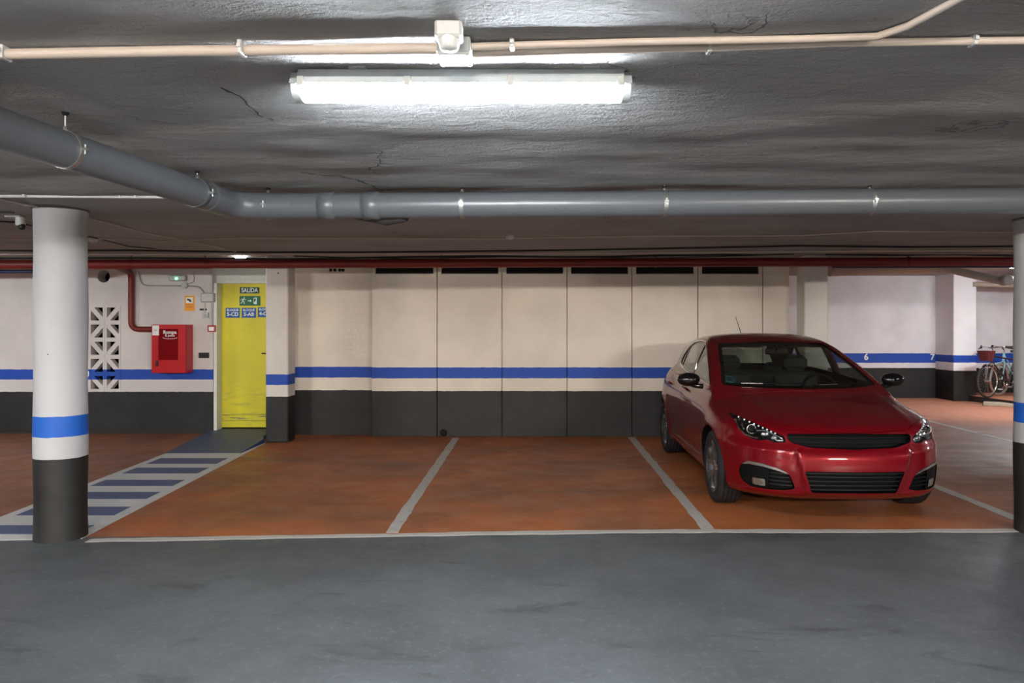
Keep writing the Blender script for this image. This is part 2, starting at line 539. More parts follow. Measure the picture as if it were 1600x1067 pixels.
# plate with a round hole
n = 32
sq = []
for k in range(n):
    t = 2 * math.pi * k / n
    c, s = math.cos(t), math.sin(t)
    q = max(abs(c), abs(s))
    X = min(max(hx + c / q * 0.14 * 1.0, bx0), bx1); sq.append((X, hz + s / q * 0.14))
circ = [(hx + hr * math.cos(2 * math.pi * k / n), hz + hr * math.sin(2 * math.pi * k / n)) for k in range(n)]
vs = [(u, YL, w) for u, w in sq] + [(u, YL, w) for u, w in circ] + [(u, YL + .2, w) for u, w in circ]
fs = [(k, (k + 1) % n, n + (k + 1) % n, n + k) for k in range(n)] + [(n + k, n + (k + 1) % n, 2 * n + (k + 1) % n, 2 * n + k) for k in range(n)]
wl.add(vs, fs)
wbox(wl, bx0, hx - 0.14, hz - 0.14, hz + 0.14)
wbox(wl, hx + 0.14, bx1, hz - 0.14, hz + 0.14)
wbox(wl, bx0, bx1, hz + 0.14, 2.6)
wall_left = wl.build('wall_left', M['left_wall'])
tag(wall_left, 'white wall with blue stripe left of the yellow door, pierced by breeze blocks', 'wall', kind='structure')
# backing behind the blocks, the room's darkness put into its colour
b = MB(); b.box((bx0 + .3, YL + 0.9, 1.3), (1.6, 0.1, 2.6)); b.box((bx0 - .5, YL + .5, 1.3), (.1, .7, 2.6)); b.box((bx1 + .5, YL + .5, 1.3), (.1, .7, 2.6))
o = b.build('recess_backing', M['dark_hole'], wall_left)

# breeze blocks: 2 columns x 5 rows, each a square frame with one diagonal and a dropped half bar
bw = (bx1 - bx0) / 2; bh = (bz1 - bz0) / 5
def breeze(diag):
    b = MB(); t = bw * 0.13; w = bw; h = bh; d = 0.10
    b.box((0, 0, h / 2 - t / 2), (w - .004, d, t)); b.box((0, 0, -h / 2 + t / 2), (w - .004, d, t))
    b.box((-w / 2 + t / 2, 0, 0), (t - .002, d, h - 2 * t)); b.box((w / 2 - t / 2, 0, 0), (t - .002, d, h - 2 * t))
    e = bw * 0.14
    x, z = w / 2 - t, h / 2 - t
    if diag > 0: out = [(-x, -z), (-x + e * 1.4, -z), (x, z - e * 1.4), (x, z), (x - e * 1.4, z), (-x, -z + e * 1.4)]
    else: out = [(-x, z), (-x + e * 1.4, z), (x, -z + e * 1.4), (x, -z), (x - e * 1.4, -z), (-x, z - e * 1.4)]
    if diag < 0: out = out[::-1]
    b.prism(out, -d / 2 + .004, d / 2, 'XZ')
    return b
proto = {}
for r in range(5):
    for c in range(2):
        up = (r % 2 == 0)                      # diagonals meet at the bottom centre on even rows
        dg = (-1 if c == 0 else 1) if up else (1 if c == 0 else -1)
        if dg not in proto:
            o = breeze(dg).build('breeze_block', M['left_wall'], wall_left); proto[dg] = o
        else:
            o = proto[dg].copy(); COL.objects.link(o); o.parent = wall_left
        o.location = (bx0 + bw * (c + .5), YL + 0.045, bz1 - bh * (r + .5))

# door recess, frame and door
YD = 10.93
xr = -3.70
dz0 = 0.045; dzt = at(0, 443, YD).z
door = MB(); door.box(((at(341, 0, YD).x + xr) / 2 + .01, YD + 0.02, (dz0 + dzt) / 2 + .01), (xr - at(341, 0, YD).x - .01, 0.045, dzt - dz0 - .02), bev=0.004)
door_1 = door.build('door_1', M['door'])
tag(door_1, 'yellow steel exit door carrying green and blue signs, behind the blue ramp', 'door', kind='structure')
b = MB(); dx0 = at(341, 0, YD).x
b.box(((dx0 + xr) / 2, YD - .006, at(0, 648, YD).z), (xr - dx0 - .03, .004, .006)); b.box(((dx0 + xr) / 2, YD - .006, at(0, 657, YD).z), (xr - dx0 - .03, .004, .006))
b.build('kick_plate_edge', plain('dull_yellow_edge', (120, 116, 40), .6), door_1)
b = MB(); hp = at(409, 552, YD - .05)
b.tube([hp, hp + Vector((.12, 0, 0))], .009); b.tube([hp + Vector((.1, 0, 0)), hp + Vector((.1, .05, 0))], .009); b.box(hp + Vector((.1, .045, -.03)), (.04, .01, .16))
b.build('handle', M['black'], door_1)
b = MB()
b.box((at(337, 0, YL).x, (YL + YD) / 2 - .005, 1.08), (.045, YD - YL + .02, 2.16)); b.box((xr + .03, YD, 1.08), (.06, .1, 2.16))
b.box(((dx0 + xr) / 2 - .03, YD - .0, dzt + .02), (xr - dx0 + .09, .1, .04))
o = b.build('trim_1', M['frame_white']); tag(o, 'white frame around the yellow exit door', 'door frame', kind='structure')
b = MB(); b.box(((xd + -3.3) / 2, YD + .0, (dzt + 2.6) / 2 + .02), (-3.3 - xd, .12, 2.6 - dzt - .04)); b.box((-3.5, YD + .02, 1.3), (.4, .1, 2.6))
o = b.build('wall_back', plain('pale_lintel_paint', (206, 212, 204), .6)); tag(o, 'pale lintel wall above and right of the yellow door', 'wall', kind='structure')

# back wall: recessed left piece, panels, free end
XL = at(580, 0, 10.45).x; XR = at(1234, 0, 10.45).x; YB = 10.45
b = MB(); wbox(b, -3.52, XL + .02, 0, 2.6, 10.62, 10.8); wbox(b, XL, XR, 0, 2.56, YB + .07, 10.75)
wall_back = b.build('wall_back', M['back_wall'])
tag(wall_back, 'cream panelled back wall with blue stripe behind the empty parking bays', 'wall', kind='structure')
seams = [580, 683, 784.5, 886, 987.5, 1090.5, 1192, 1234]
zv0, zv1 = at(0, 427, YB).z, at(0, 415.5, YB).z
for i in range(7):
    x0, x1 = at(seams[i], 0, YB).x + .006, at(seams[i + 1], 0, YB).x - .006
    b = MB(); e = random.uniform(0, .006)
    b.box(((x0 + x1) / 2, YB + .035 + e, (zv0 - .01) / 2), (x1 - x0, .06, zv0 - .01), bev=.003)
    b.build('panel', M['back_wall'], wall_back)
    b = MB(); b.box((x0 + .025, YB + .02, zv0 / 2), (.012, .03, zv0 - .02)); b.build('panel_edge', M['back_wall'], wall_back)
    if i < 6:
        b = MB()
        vx0, vx1 = at(seams[i] + 6.5, 0, YB).x, at(seams[i + 1] - 6, 0, YB).x
        b.box((x0 + (vx0 - x0) / 2, YB + .035, (zv0 + zv1) / 2), (vx0 - x0, .06, zv1 - zv0 + .02)); b.box(((vx1 + x1) / 2, YB + .035, (zv0 + zv1) / 2), (x1 - vx1, .06, zv1 - zv0 + .02))
        b.build('stile', M['back_wall'], wall_back)
        b = MB(); b.box(((vx0 + vx1) / 2, YB + .062, (zv0 + zv1) / 2), (vx1 - vx0, .01, zv1 - zv0))
        v = b.build('vent', M['dark_hole'], wall_back)
        b = MB()
        for k in range(5):
            b.box(((vx0 + vx1) / 2, YB + .045, zv0 + (zv1 - zv0) * (k + .5) / 5), (vx1 - vx0, .018, .004))
        b.build('louvre', plain('dark_louvre_%d' % i, (44, 42, 40), .7), v)
    else:
        b = MB(); b.box(((x0 + x1) / 2, YB + .035, (zv0 + zv1) / 2), (x1 - x0, .06, zv1 - zv0 + .02)); b.build('stile', M['back_wall'], wall_back)
b = MB(); b.box(((XL + XR) / 2, YB + .035, (zv1 + 2.56) / 2 + .005), (XR - XL, .07, 2.56 - zv1 - .01)); b.build('top_rail', M['back_wall'], wall_back)
for px in (517, 523.5, 531, 536):
    p = at(px, 422, 10.62); b = MB(); b.lathe([(0.001, 0), (.022, 0), (.022, .02)], (p.x, 10.605, p.z), 'Y', 14)
    b.build('hole', M['dark_hole'], wall_back)
b = MB(); p = at(693, 676, YB); b.lathe([(.001, 0), (.05, 0), (.05, .02)], (p.x, YB - .012, p.z), 'Y', 18); b.build('hole', M['dark_hole'], wall_back)

# far right corner
YF = 16.3
slab_wall('wall_far', 2.5, 14.6, YF, YF + .2, 0, 2.76, M['far_wall'], 'distant white wall with blue stripe and bay numbers at far right')
wf = bpy.data.objects['wall_far']
for px, ch in ((1353.5, '6'), (1457, '7')):
    p = at(px, 558, YF - .004); text('painted_number', ch, (p.x, YF - .004, p.z), .19, M['white_print'], wf, bold=.006)
p = at(135, 584.5, YL - .004); text('painted_number', '10', (p.x - .03, YL - .004, p.z), .14, M['white_print'], wall_left, bold=.004)
slab_wall('wall_right', 14.5, 14.7, -7, 16.5, 0, 2.76, M['far_wall'], 'side wall closing the garage far to the right')
slab_wall('wall_side', -14.7, -14.5, -7, 11, 0, 2.6, M['left_wall'], 'side wall closing the garage far to the left')
slab_wall('wall_front', -14.6, 14.6, -7.2, -7, 0, 2.6, plain('grey_plaster_opposite', (128, 120, 112), .7), 'wall closing the garage opposite the parking bays')
slab_wall('wall_inner', XR - .35, XR - .15, 10.76, 16.3, 0, 2.76, M['back_wall'], 'end wall running back behind the panelled wall')

# columns
def sq_column(x0, x1, y0, y1, h, mat, label, z0=0.0):
    b = MB(); b.box(((x0 + x1) / 2, (y0 + y1) / 2, (z0 + h) / 2), (x1 - x0, y1 - y0, h - z0), bev=.012)
    o = b.build('column', mat); tag(o, label, 'column', kind='structure'); return o
sq_column(at(415, 0, 9.9).x, at(450, 0, 9.9).x, 9.9, 10.2, 2.55, M['column'], 'square painted column right beside the yellow door')
sq_column(at(1257, 0, 9.9).x, at(1294, 0, 9.9).x, 9.9, 10.2, 2.55, M['column'], 'square column behind the red car, at the end of the panelled wall')
sq_column(at(1490, 0, 15.6).x, at(1526, 0, 15.6).x, 15.6, 16.32, 2.72, M['far_column'], 'bright square column beside the bicycles in the far corner')
def round_pillar(x, y, r, h, mat, label):
    b = MB(); prof = []
    for i in range(41):
        z = h * i / 40
        prof.append((r + .003 * math.sin(z * 7 + x), z))
    b.lathe(prof, (x, y, 0), 'Z', 64)
    o = b.build('pillar', mat); tag(o, label, 'pillar', kind='structure')
    b = MB(); zt = zc(x, y)
    b.lathe([(r + .012, zt + .01), (r + .010, zt - .012), (r, zt - .016)], (x, y, 0), 'Z', 48)
    b.build('mortar_joint', plain('grey_mortar_%d' % int(x * 9), (96, 92, 88), .9), o)
    return o
PR = 0.17
round_pillar(-3.41, 5.40, PR, 2.42, M['pillar_l'], 'round white pillar with blue band standing on the hatched walkway')
round_pillar(3.755, 5.55, PR, 2.42, M['pillar_r'], 'round banded pillar cut by the right edge, beyond the red car')

# ------------------------------------------------------------------ floor markings (thin paint layers, parts of the floor)
def strip(name, pts, w, mat, z=0.0, wob=0.006, step=.12, th=.0025, parent=floor):
    pts = [Vector((p[0], p[1], 0)) for p in pts]
    L = []
    for a, c in zip(pts, pts[1:]):
        k = max(1, int((c - a).length / step))
        L += [a.lerp(c, i / k) for i in range(k)]
    L.append(pts[-1])
    vs = []; n = len(L)
    for i, p in enumerate(L):
        d = (L[min(i + 1, n - 1)] - L[max(i - 1, 0)]).normalized(); q = Vector((-d.y, d.x, 0))
        for s in (-1, 1):
            e = w / 2 + random.uniform(-wob, wob)
            vs.append(p + q * s * e + Vector((0, 0, z)))
    vs2 = [v + Vector((0, 0, th)) for v in vs]
    fs = []
    for i in range(n - 1):
        a = 2 * i
        fs.append((2 * n + a, 2 * n + a + 1, 2 * n + a + 3, 2 * n + a + 2))
        fs.append((a, a + 2, 2 * n + a + 2, 2 * n + a)); fs.append((a + 1, 2 * n + a + 1, 2 * n + a + 3, a + 3))
    fs.append((0, 2 * n, 2 * n + 1, 1)); fs.append((2 * n - 2, 2 * n - 1, 4 * n - 1, 4 * n - 2))
    b = MB(); b.add(vs + vs2, fs)
    return b.build(name, mat, parent)
def g(px, py, z=0.0):
    D = F * (1.5 - z) / (py - 514.0)
    return Vector(((px - 834) * D / F, D, z))
strip('bay_line', [g(612, 832), g(712.5, 684)], .095, M['line'])
strip('bay_line', [g(1107, 828), g(986, 683)], .095, M['line'])
strip('bay_line', [g(1592, 812), g(1455, 757), (3.83, 10.2)], .10, M['line'])
strip('bay_line', [g(1650, 716), g(1600, 694), g(1447, 657), (6.43, 13.0)], .09, M['line'])
strip('bay_line', [g(1462, 677), g(1640, 678)], .08, line_paint('faint_line_paint', (150, 132, 120), (140, 116, 100), .6))
strip('front_line', [g(138, 844.5), g(240, 842.5), g(400, 839.5), g(600, 836.5), g(800, 832.5), g(1000, 830), g(1120, 829.5), g(1300, 829.5), g(1592, 829)], .085, M['line'], wob=.01)
# hatched walkway: white sheet and blue bars
def poly_plate(name, pts, mat, z0, th, parent=floor):
    b = MB(); b.prism([(p[0], p[1]) for p in pts], z0, z0 + th, 'XY'); return b.build(name, mat, parent)
A0, A1 = g(259, 708.5), g(0, 808)         # outer left edge
B0, B1 = g(385, 708), g(135, 838)         # outer right edge
dA = (A1 - A0) / (A1.y - A0.y); dB = (B1 - B0) / (B1.y - B0.y)
def eA(y): return A0 + dA * (y - A0.y)
def eB(y): return B0 + dB * (y - B0.y)
poly_plate('walkway_paint', [eA(9.05), eB(9.85), eB(5.36), eA(5.27)], M['hatch_white'], 0, .002)
for ya, yb in ((716, 725), (731, 740), (750, 759.5), (769, 780), (792, 805.5), (821, 835)):
    D0, D1 = 1170 * 1.5 / (ya - 514), 1170 * 1.5 / (yb - 514)
    a0 = eA(D0) + Vector((.09, 0, 0)); a1 = eA(D1) + Vector((.09, 0, 0)); b0 = eB(D0) - Vector((.10, 0, 0)); b1 = eB(D1) - Vector((.10, 0, 0))
    poly_plate('walkway_bar', [a0, b0, b1, a1], M['hatch_blue'], .002, .0015)
# ramp up to the door
r0, r1 = g(259, 708.5), g(376, 708)
rb0 = Vector((at(329, 0, 10.9).x, 10.92, .048)); rb1 = Vector((-3.50, 10.92, .048)); 
rm1 = Vector((g(414, 685).x, 10.2, .045)); rm0 = Vector((-4.62, 10.5, .045))
b = MB()
top = [Vector((r0.x, r0.y, .004)), Vector((r1.x, r1.y, .004)), Vector((-3.56, 9.86, .05)), rm1, rb1, rb0, rm0]
bot = [Vector((v.x, v.y, -.0)) for v in top]; nn_ = len(top)
b.add(top, [tuple(range(nn_))]); b.cur = 1
bot = [v + Vector((.02 if i in (1, 2, 3) else 0, 0, 0)) for i, v in enumerate(bot)]
b.add(top + bot, [(k, nn_ + k, nn_ + (k + 1) % nn_, (k + 1) % nn_) for k in range(nn_)])
o = b.build('door_ramp', [M['ramp'], M['ramp_side']]); tag(o, 'low blue grey ramp rising to the yellow door', 'ramp')
# raised platform under the bicycles
pa, pb = g(1524, 619, .12), g(1600, 628.5, .12)
dd = (pb - pa); pc = pa + dd * 3.5
b = MB(); b.cur = 0; out = [(pa.x, pa.y), (pc.x, pc.y), (14.5, pc.y), (14.5, YF), (pa.x, YF)]
b.add([(u, w, .12) for u, w in out], [tuple(range(5))]); b.cur = 1
b.add([(u, w, .12) for u, w in out] + [(u, w, 0) for u, w in out], [(k, (k + 1) % 5, 5 + (k + 1) % 5, 5 + k) for k in range(5)])
o = b.build('floor', [plain('pale_orange_floor_paint', (196, 128, 98), .6, var=.25, vs=5), M['kerb_dark']])
tag(o, 'raised orange floor step with dark edge under the bicycles', 'floor', kind='structure')
# ------------------------------------------------------------------ lamps
def batten_lamp(x, y, z, label, L=1.25, w=.14, rz=0.0, mat=None):
    """weatherproof fluorescent batten; z is the ceiling height"""
    t = empty('ceiling_lamp', (x, y, z), rz); tag(t, label, 'ceiling lamp')
    h = MB(); h.prism([(-w / 2 + .012, 0), (w / 2 - .012, 0), (w / 2, -.03), (w / 2, -.052), (-w / 2, -.052), (-w / 2, -.03)], -L / 2 + .03, L / 2 - .03, 'YZ')
    h.prism([(-w / 2 + .03, -.006), (w / 2 - .03, -.006), (w / 2 - .004, -.052), (-w / 2 + .004, -.052)], -L / 2, L / 2, 'YZ')
    h.build('lamp_body', M['housing'], t)
    d = MB(); prof = []
    for k in range(13):
        a = math.pi * k / 12
        prof.append((math.cos(a) * (w / 2 - .006), -.053 - math.sin(a) ** .7 * .048))
    d.prism(prof, -L / 2 + .035, L / 2 - .035, 'YZ', True)
    d.build('diffuser', mat or M['lamp'], t)
    for s in (-1, 1):
        e = MB(); e.prism([(p[0] * .96, p[1]) for p in prof], s * (L / 2 - .034), s * (L / 2 - .004), 'YZ', True)
        e.build('end_cap', M['clear_end'], t)
    for fx in (-.465, -.155, .145, .465):
        for sy in (-1, 1):
            c = MB(); c.box((fx * L, sy * (w / 2 + .003), -.045), (.026, .008, .034), bev=.002); c.box((fx * L, sy * (w / 2 + .008), -.060), (.018, .006, .010))
            c.build('clip', M['grey_plastic'], t)
    for fx in (-.30, .38):
        c = MB(); c.box((fx * L, 0, .004), (.06, w + .02, .010)); c.build('bracket', M['steel'], t)
    return t
batten_lamp(-.266, 2.79, 2.448, 'long bright fluorescent lamp on the ceiling over the aisle, top centre')
batten_lamp(8.85, 13.0, 2.655, 'fluorescent lamp in the far corner above the bicycles', mat=glow('far_fluorescent_diffuser', (.93, .96, 1.0), TUBE * 0.95))
for (x, y, s) in ((-6.4, 2.79, 'left'), (6.6, 2.79, 'right')):
    batten_lamp(x, y, zc(x, y) - .012, 'fluorescent lamp over the aisle further along to the ' + s + ', out of the picture')
for x, w_ in ((-5.2, 'left of'), (-.3, 'right behind'), (4.6, 'right of')):
    batten_lamp(x, -3.0, 2.448, 'added unseen fluorescent lamp over the opposite bays, ' + w_ + ' the viewpoint', mat=M['lamp_added'])  # added out of view to brighten the walls, stronger than the visible lamp
batten_lamp(-8.6, 7.2, zc(-8.6, 7.2) - .012, 'added unseen fluorescent lamp over the bays beyond the left edge')  # added out of view for more light from the left
batten_lamp(9.6, 7.6, zc(9.6, 7.6) - .012, 'added unseen fluorescent lamp over the bays beyond the right edge')  # its counterpart on the right, also added for the light

# small luminaire over the door
t = empty('door_lamp', (at(367, 406, 9.75).x, 9.95, 2.475)); tag(t, 'small bright luminaire on a batten above the yellow door', 'lamp')
b = MB(); b.box((0.05, 0, -.01), (.72, .05, .02)); b.build('lamp_body', M['white_plastic'], t)
b = MB(); b.box((0, -.01, -.04), (.13, .07, .04), bev=.012); b.build('diffuser', M['lamp_warm'], t)

# motion sensor and junction box next to the main lamp
t = empty('motion_sensor', (at(701, 50, 2.33).x, 2.345, zc(-.26, 2.34))); tag(t, 'white motion sensor on the ceiling in front of the bright lamp', 'sensor')
b = MB(); b.box((0, 0, -.027), (.084, .075, .055), bev=.008); b.build('sensor_base', M['white_plastic'], t)
b = MB(); b.lathe([(.037, -.035), (.036, -.055), (.030, -.078), (.026, -.084), (.001, -.086)], (0, .0, 0), 'Z', 32); b.build('sensor_eye', plain('milky_sensor_dome', (200, 200, 198), .3), t)
t = empty('junction_box', (at(711, 80, 2.5).x, 2.50, zc(-.2, 2.5))); tag(t, 'square white junction box joining the ceiling conduits beside the lamp', 'junction box')
b = MB(); b.box((0, 0, -.026), (.112, .12, .055), bev=.006); b.build('box_body', M['grey_plastic'], t)
b = MB(); b.box((0, 0, -.056), (.108, .116, .008), bev=.003)
for sx in (-1, 1):
    for sy in (-1, 1): b.lathe([(.001, -.062), (.005, -.062), (.005, -.058)], (sx * .045, sy * .049, 0), 'Z', 10)
b.build('box_lid', M['white_plastic'], t)

# ------------------------------------------------------------------ conduits and cables on the ceiling
def hug(px, py, off=0.012):
    best = None
    for k in range(0, 900):
        D = 1.2 + k * .0105
        x = (px - 834) * D / F; z = zc(x, D) - off
        e = abs(514 - (z - 1.5) * F / D - py)
        if best is None or e < best[0] - 1e-6: best = (e, x, D, z)
        if best[0] < .4 and e > 3: break
    return Vector(best[1:])
def run(name, pix, r, mat, label, cat='conduit', off=None, clips=(), n=8, group=None, br=.12):
    P = [hug(px, py, (off or r + .004)) for px, py in pix]
    L = []
    for a, c in zip(P, P[1:]):
        k = max(1, int((c - a).length / .35)); L += [a.lerp(c, i / k) for i in range(k)]
    L.append(P[-1])
    L = [Vector((p.x, p.y, zc(p.x, p.y) - (off or r + .004))) for p in L]
    b = MB(); b.tube(L, r, n)
    if clips or group:
        o = b.build(name, mat)
    else: o = b.build(name, mat)
    tag(o, label, cat, group)
    for (px, py) in clips:
        p = hug(px, py, (off or r + .004)); c = MB()
        c.box((p.x, p.y, p.z + .004), (.016, 2 * r + .016, 2 * r + .010), bev=.003); c.box((p.x, p.y - r - .008, p.z + .004), (.012, .014, .012))
        c.build('clip', M['white_plastic'], o)
    return o
run('conduit', [(-140, 87), (0, 85), (300, 80), (690, 75)], .0185, M['cream_pipe'], 'thick cream conduit on the ceiling left of the bright lamp', clips=((8, 85), (378, 78)))
run('conduit', [(490, 71), (690, 70.5)], .007, M['white_plastic'], 'thin white conduit above the thick one, just left of the junction box')
run('conduit', [(735, 72), (1000, 65), (1240, 61), (1370, 56), (1420, 40), (1500, -3), (1560, -40)], .0125, M['cream_pipe'], 'upper cream conduit right of the sensor that turns away at top right', clips=((800, 70),))
run('conduit', [(735, 84), (900, 79), (1110, 75.5), (1300, 68), (1600, 63), (1760, 61)], .013, M['cream_pipe'], 'straight cream conduit right of the sensor running to the right edge', clips=((1108, 76), (1520, 65)))
run('conduit', [(-60, 306), (0, 306.5), (240, 308), (330, 309)], .010, M['white_plastic'], 'white conduit running just above the top of the hatched-walkway pillar', clips=((40, 306.5), (190, 308), (214, 308)))
run('conduit', [(-60, 300), (0, 311), (57, 323), (132, 339), (240, 366), (330, 384), (392, 398)], .008, M['cream_pipe'], 'thin conduit crossing the left ceiling diagonally towards the yellow door', clips=((40, 320),))
run('conduit', [(-60, 374), (60, 374), (145, 373), (205, 374), (250, 377), (370, 372), (790, 373)], .0075, M['cream_pipe'], 'thin sagging conduit from the left pillar to the round ceiling detector')
run('conduit', [(800, 372), (1000, 369), (1250, 368), (1370, 361), (1600, 363), (1700, 363)], .0075, M['cream_pipe'], 'thin conduit from the round ceiling detector to the right edge')
run('conduit', [(-60, 397.5), (400, 397), (900, 396), (1230, 393), (1520, 391), (1700, 391)], .014, M['cream_pipe'], 'beige conduit above the red pipe along the whole garage')
run('cable', [(-60, 391), (60, 392), (200, 391), (395, 394), (560, 394), (800, 392), (1000, 389), (1250, 384), (1420, 386), (1700, 384)], .011, M['black_cable'], 'black cable on the ceiling above the beige conduit', 'cable', off=.018)
run('cable', [(130, 368), (200, 385), (300, 393)], .006, M['black_cable'], 'thin dark cable slanting right of the left pillar', 'cable')
run('cable', [(-20, 331), (22, 332)], .007, M['black_cable'], 'short black cable at the left edge leading to the ceiling camera', 'cable')
run('cable', [(-20, 345), (20, 347), (57, 354)], .006, M['black_cable'], 'dark cable behind the ceiling camera', 'cable')
def free(name, pix, D, r, mat, label, cat, n=8, rnd=.1):
    P = [at(px, py, (D[i] if isinstance(D, (list, tuple)) else D)) for i, (px, py) in enumerate(pix)]
    b = MB(); b.tube(bend(P, rnd), r, n); o = b.build(name, mat); tag(o, label, cat); return o
free('cable', [(-60, 404), (200, 403), (460, 405), (600, 402), (760, 400), (900, 402), (1060, 399), (1250, 396)], 9.72, .012, M['black_cable'], 'black cable lying along the top of the red pipe, left and centre', 'cable', rnd=.4)
free('cable', [(1290, 397), (1400, 399), (1480, 397), (1600, 400), (1700, 399)], 9.72, .013, M['black_cable'], 'black cable along the top of the red pipe, right of the square column', 'cable', rnd=.4)
free('cable', [(460, 400), (640, 405), (820, 400), (1000, 404), (1240, 397)], 9.6, .007, M['black_cable'], 'thin wavy black cable above the panelled wall', 'cable', rnd=.5)
p = at(1570, 390, 9.5); b = MB(); b.box((p.x, 9.5, p.z), (.14, .10, .09), bev=.008); o = b.build('junction_box', M['cream_pipe']); tag(o, 'beige junction box above the red pipe at the right', 'junction box')

for pts in ([(345, 136), (372, 152), (392, 168), (408, 182), (432, 187)], [(470, 270), (500, 274), (530, 275), (558, 281), (580, 290), (592, 297), (612, 300)], [(560, 283), (600, 284)]):
    L = []
    P = [hug(px, py, 0) for px, py in pts]
    for a, c in zip(P, P[1:]):
        for i in range(5):
            q = a.lerp(c, i / 5) + Vector((random.uniform(-.006, .006), random.uniform(-.008, .008), 0)); L.append(Vector((q.x, q.y, zceil(q.x, q.y) + .001)))
    b = MB(); b.tube(L, [random.uniform(.002, .0055) for _ in L], 6); b.build('crack', M['kerb_dark'], ceil)
# detectors
def detector(px, py, label, r=.052):
    p = hug(px, py, .028); z = zc(p.x, p.y); t = empty('detector', (p.x, p.y, z)); tag(t, label, 'detector')
    b = MB(); b.lathe([(.001, .005), (r, .005), (r, -.012), (r * .9, -.018)], (0, 0, 0), 'Z', 28); b.build('detector_base', M['grey_plastic'], t)
    b = MB(); b.lathe([(r * .88, -.014), (r * .8, -.038), (r * .4, -.046), (.001, -.047)], (0, 0, 0), 'Z', 28); b.build('detector_head', M['white_plastic'], t)
detector(797, 371, 'round smoke detector on the ceiling above the panelled wall')
detector(145, 376, 'round smoke detector just right of the left pillar')
p = hug(30, 335, .0); t = empty('ceiling_camera', (p.x, p.y, zc(p.x, p.y))); tag(t, 'white dome camera hanging on the ceiling left of the pillar', 'camera')
b = MB(); b.box((-.03, 0, -.012), (.12, .07, .025), bev=.004); b.build('camera_mount', M['grey_plastic'], t)
b = MB(); b.lathe([(.032, -.02), (.034, -.075), (.028, -.085)], (.01, 0, 0), 'Z', 20); b.build('camera_body', M['white_plastic'], t)
b = MB(); b.ball((.024, -.006, -.092), .026, 8); b.build('camera_dome', M['black'], t)

# ------------------------------------------------------------------ the big grey drain pipe
PRd = .080
P1 = [Vector((-2.32, .9, 2.30)), Vector((-2.05, 2.88, 2.270)), Vector((-1.90, 4.25, 2.268)), Vector((-1.86, 4.62, 2.266))]
yA, yB_ = 4.68, 4.62
path = P1[:3] + [Vector((-1.875, 4.52, 2.267)), Vector((-1.75, 4.67, 2.266)), Vector((-1.5, 4.68, 2.267)), Vector((3.0, 4.66, 2.298)), Vector((8, 4.64, 2.33))]
drain = empty('drain_pipe', (-1.86, 4.62, 2.266)); tag(drain, 'large grey plastic drain pipe hung under the ceiling with an elbow at left', 'pipe')
def dpart(name, mb, mat): 
    o = mb.build(name, mat, drain); o.location = -drain.location; return o
L = []
for a, c in zip(path, path[1:]):
    k = max(1, int((c - a).length / .4)); L += [a.lerp(c, i / k) for i in range(k)]
L.append(path[-1])
cut = 3 + int(0)
b = MB(); b.tube([path[0], path[1], path[2]], PRd, 40); dpart('pipe_section', b, M['pvc'])
b = MB(); b.tube(bend([path[2], Vector((-1.865, 4.655, 2.266)), path[5]], .16, 10), PRd * 1.03, 40); dpart('elbow', b, M['pvc'])
def xat(px, D=4.67): return (px - 834) * D / F
def ppt(x): 
    s = (x + 1.5) / 4.5; return Vector((x, 4.68 - .02 * s, 2.267 + .031 * s))
segs = [(-1.5, xat(500)), (xat(520), xat(572)), (xat(592), xat(1085)), (xat(1085), 8.0)]
for i, (a, c) in enumerate(segs):
    b = MB(); b.tube([ppt(a), ppt((a + c) / 2), ppt(c)], PRd if i != 3 else PRd * 1.012, 40); dpart('pipe_section', b, M['pvc'])
for a, c in ((498, 524), (566, 594)):
    x0, x1 = xat(a), xat(c); b = MB(); m = (x0 + x1) / 2
    b.tube([ppt(x0), ppt(x0 + .008), ppt(x0 + .009), ppt(m), ppt(x1 - .009), ppt(x1 - .008), ppt(x1)], [PRd * 1.05, PRd * 1.05, PRd * 1.10, PRd * 1.07, PRd * 1.10, PRd * 1.05, PRd * 1.05], 40)
    dpart('coupling', b, M['pvc'])
for a in (376, 384, 440): 
    x0 = xat(a); b = MB()
    if a < 400:
        pass
    else:
        b.tube([ppt(x0), ppt(x0 + .02)], PRd * 1.035, 40); dpart('coupling', b, M['pvc'])
d1 = (path[2] - path[1]).normalized()
for q in (.0, .12):
    c0 = path[2] + d1 * (-.05 + q); b = MB(); b.tube([c0, c0 + d1 * .05], PRd * (1.045 if q == 0 else 1.06), 40); dpart('coupling', b, M['pvc'])
# dark spur below the couplings
b = MB(); b.tube([ppt(xat(560)) + Vector((-.14, .12, -.02)), ppt(xat(600)) + Vector((0, .10, -.035)), ppt(xat(625)) + Vector((.02, .06, -.035))], [.03, .075, .06], 24); dpart('branch_stub', b, M['pvc_dark'])
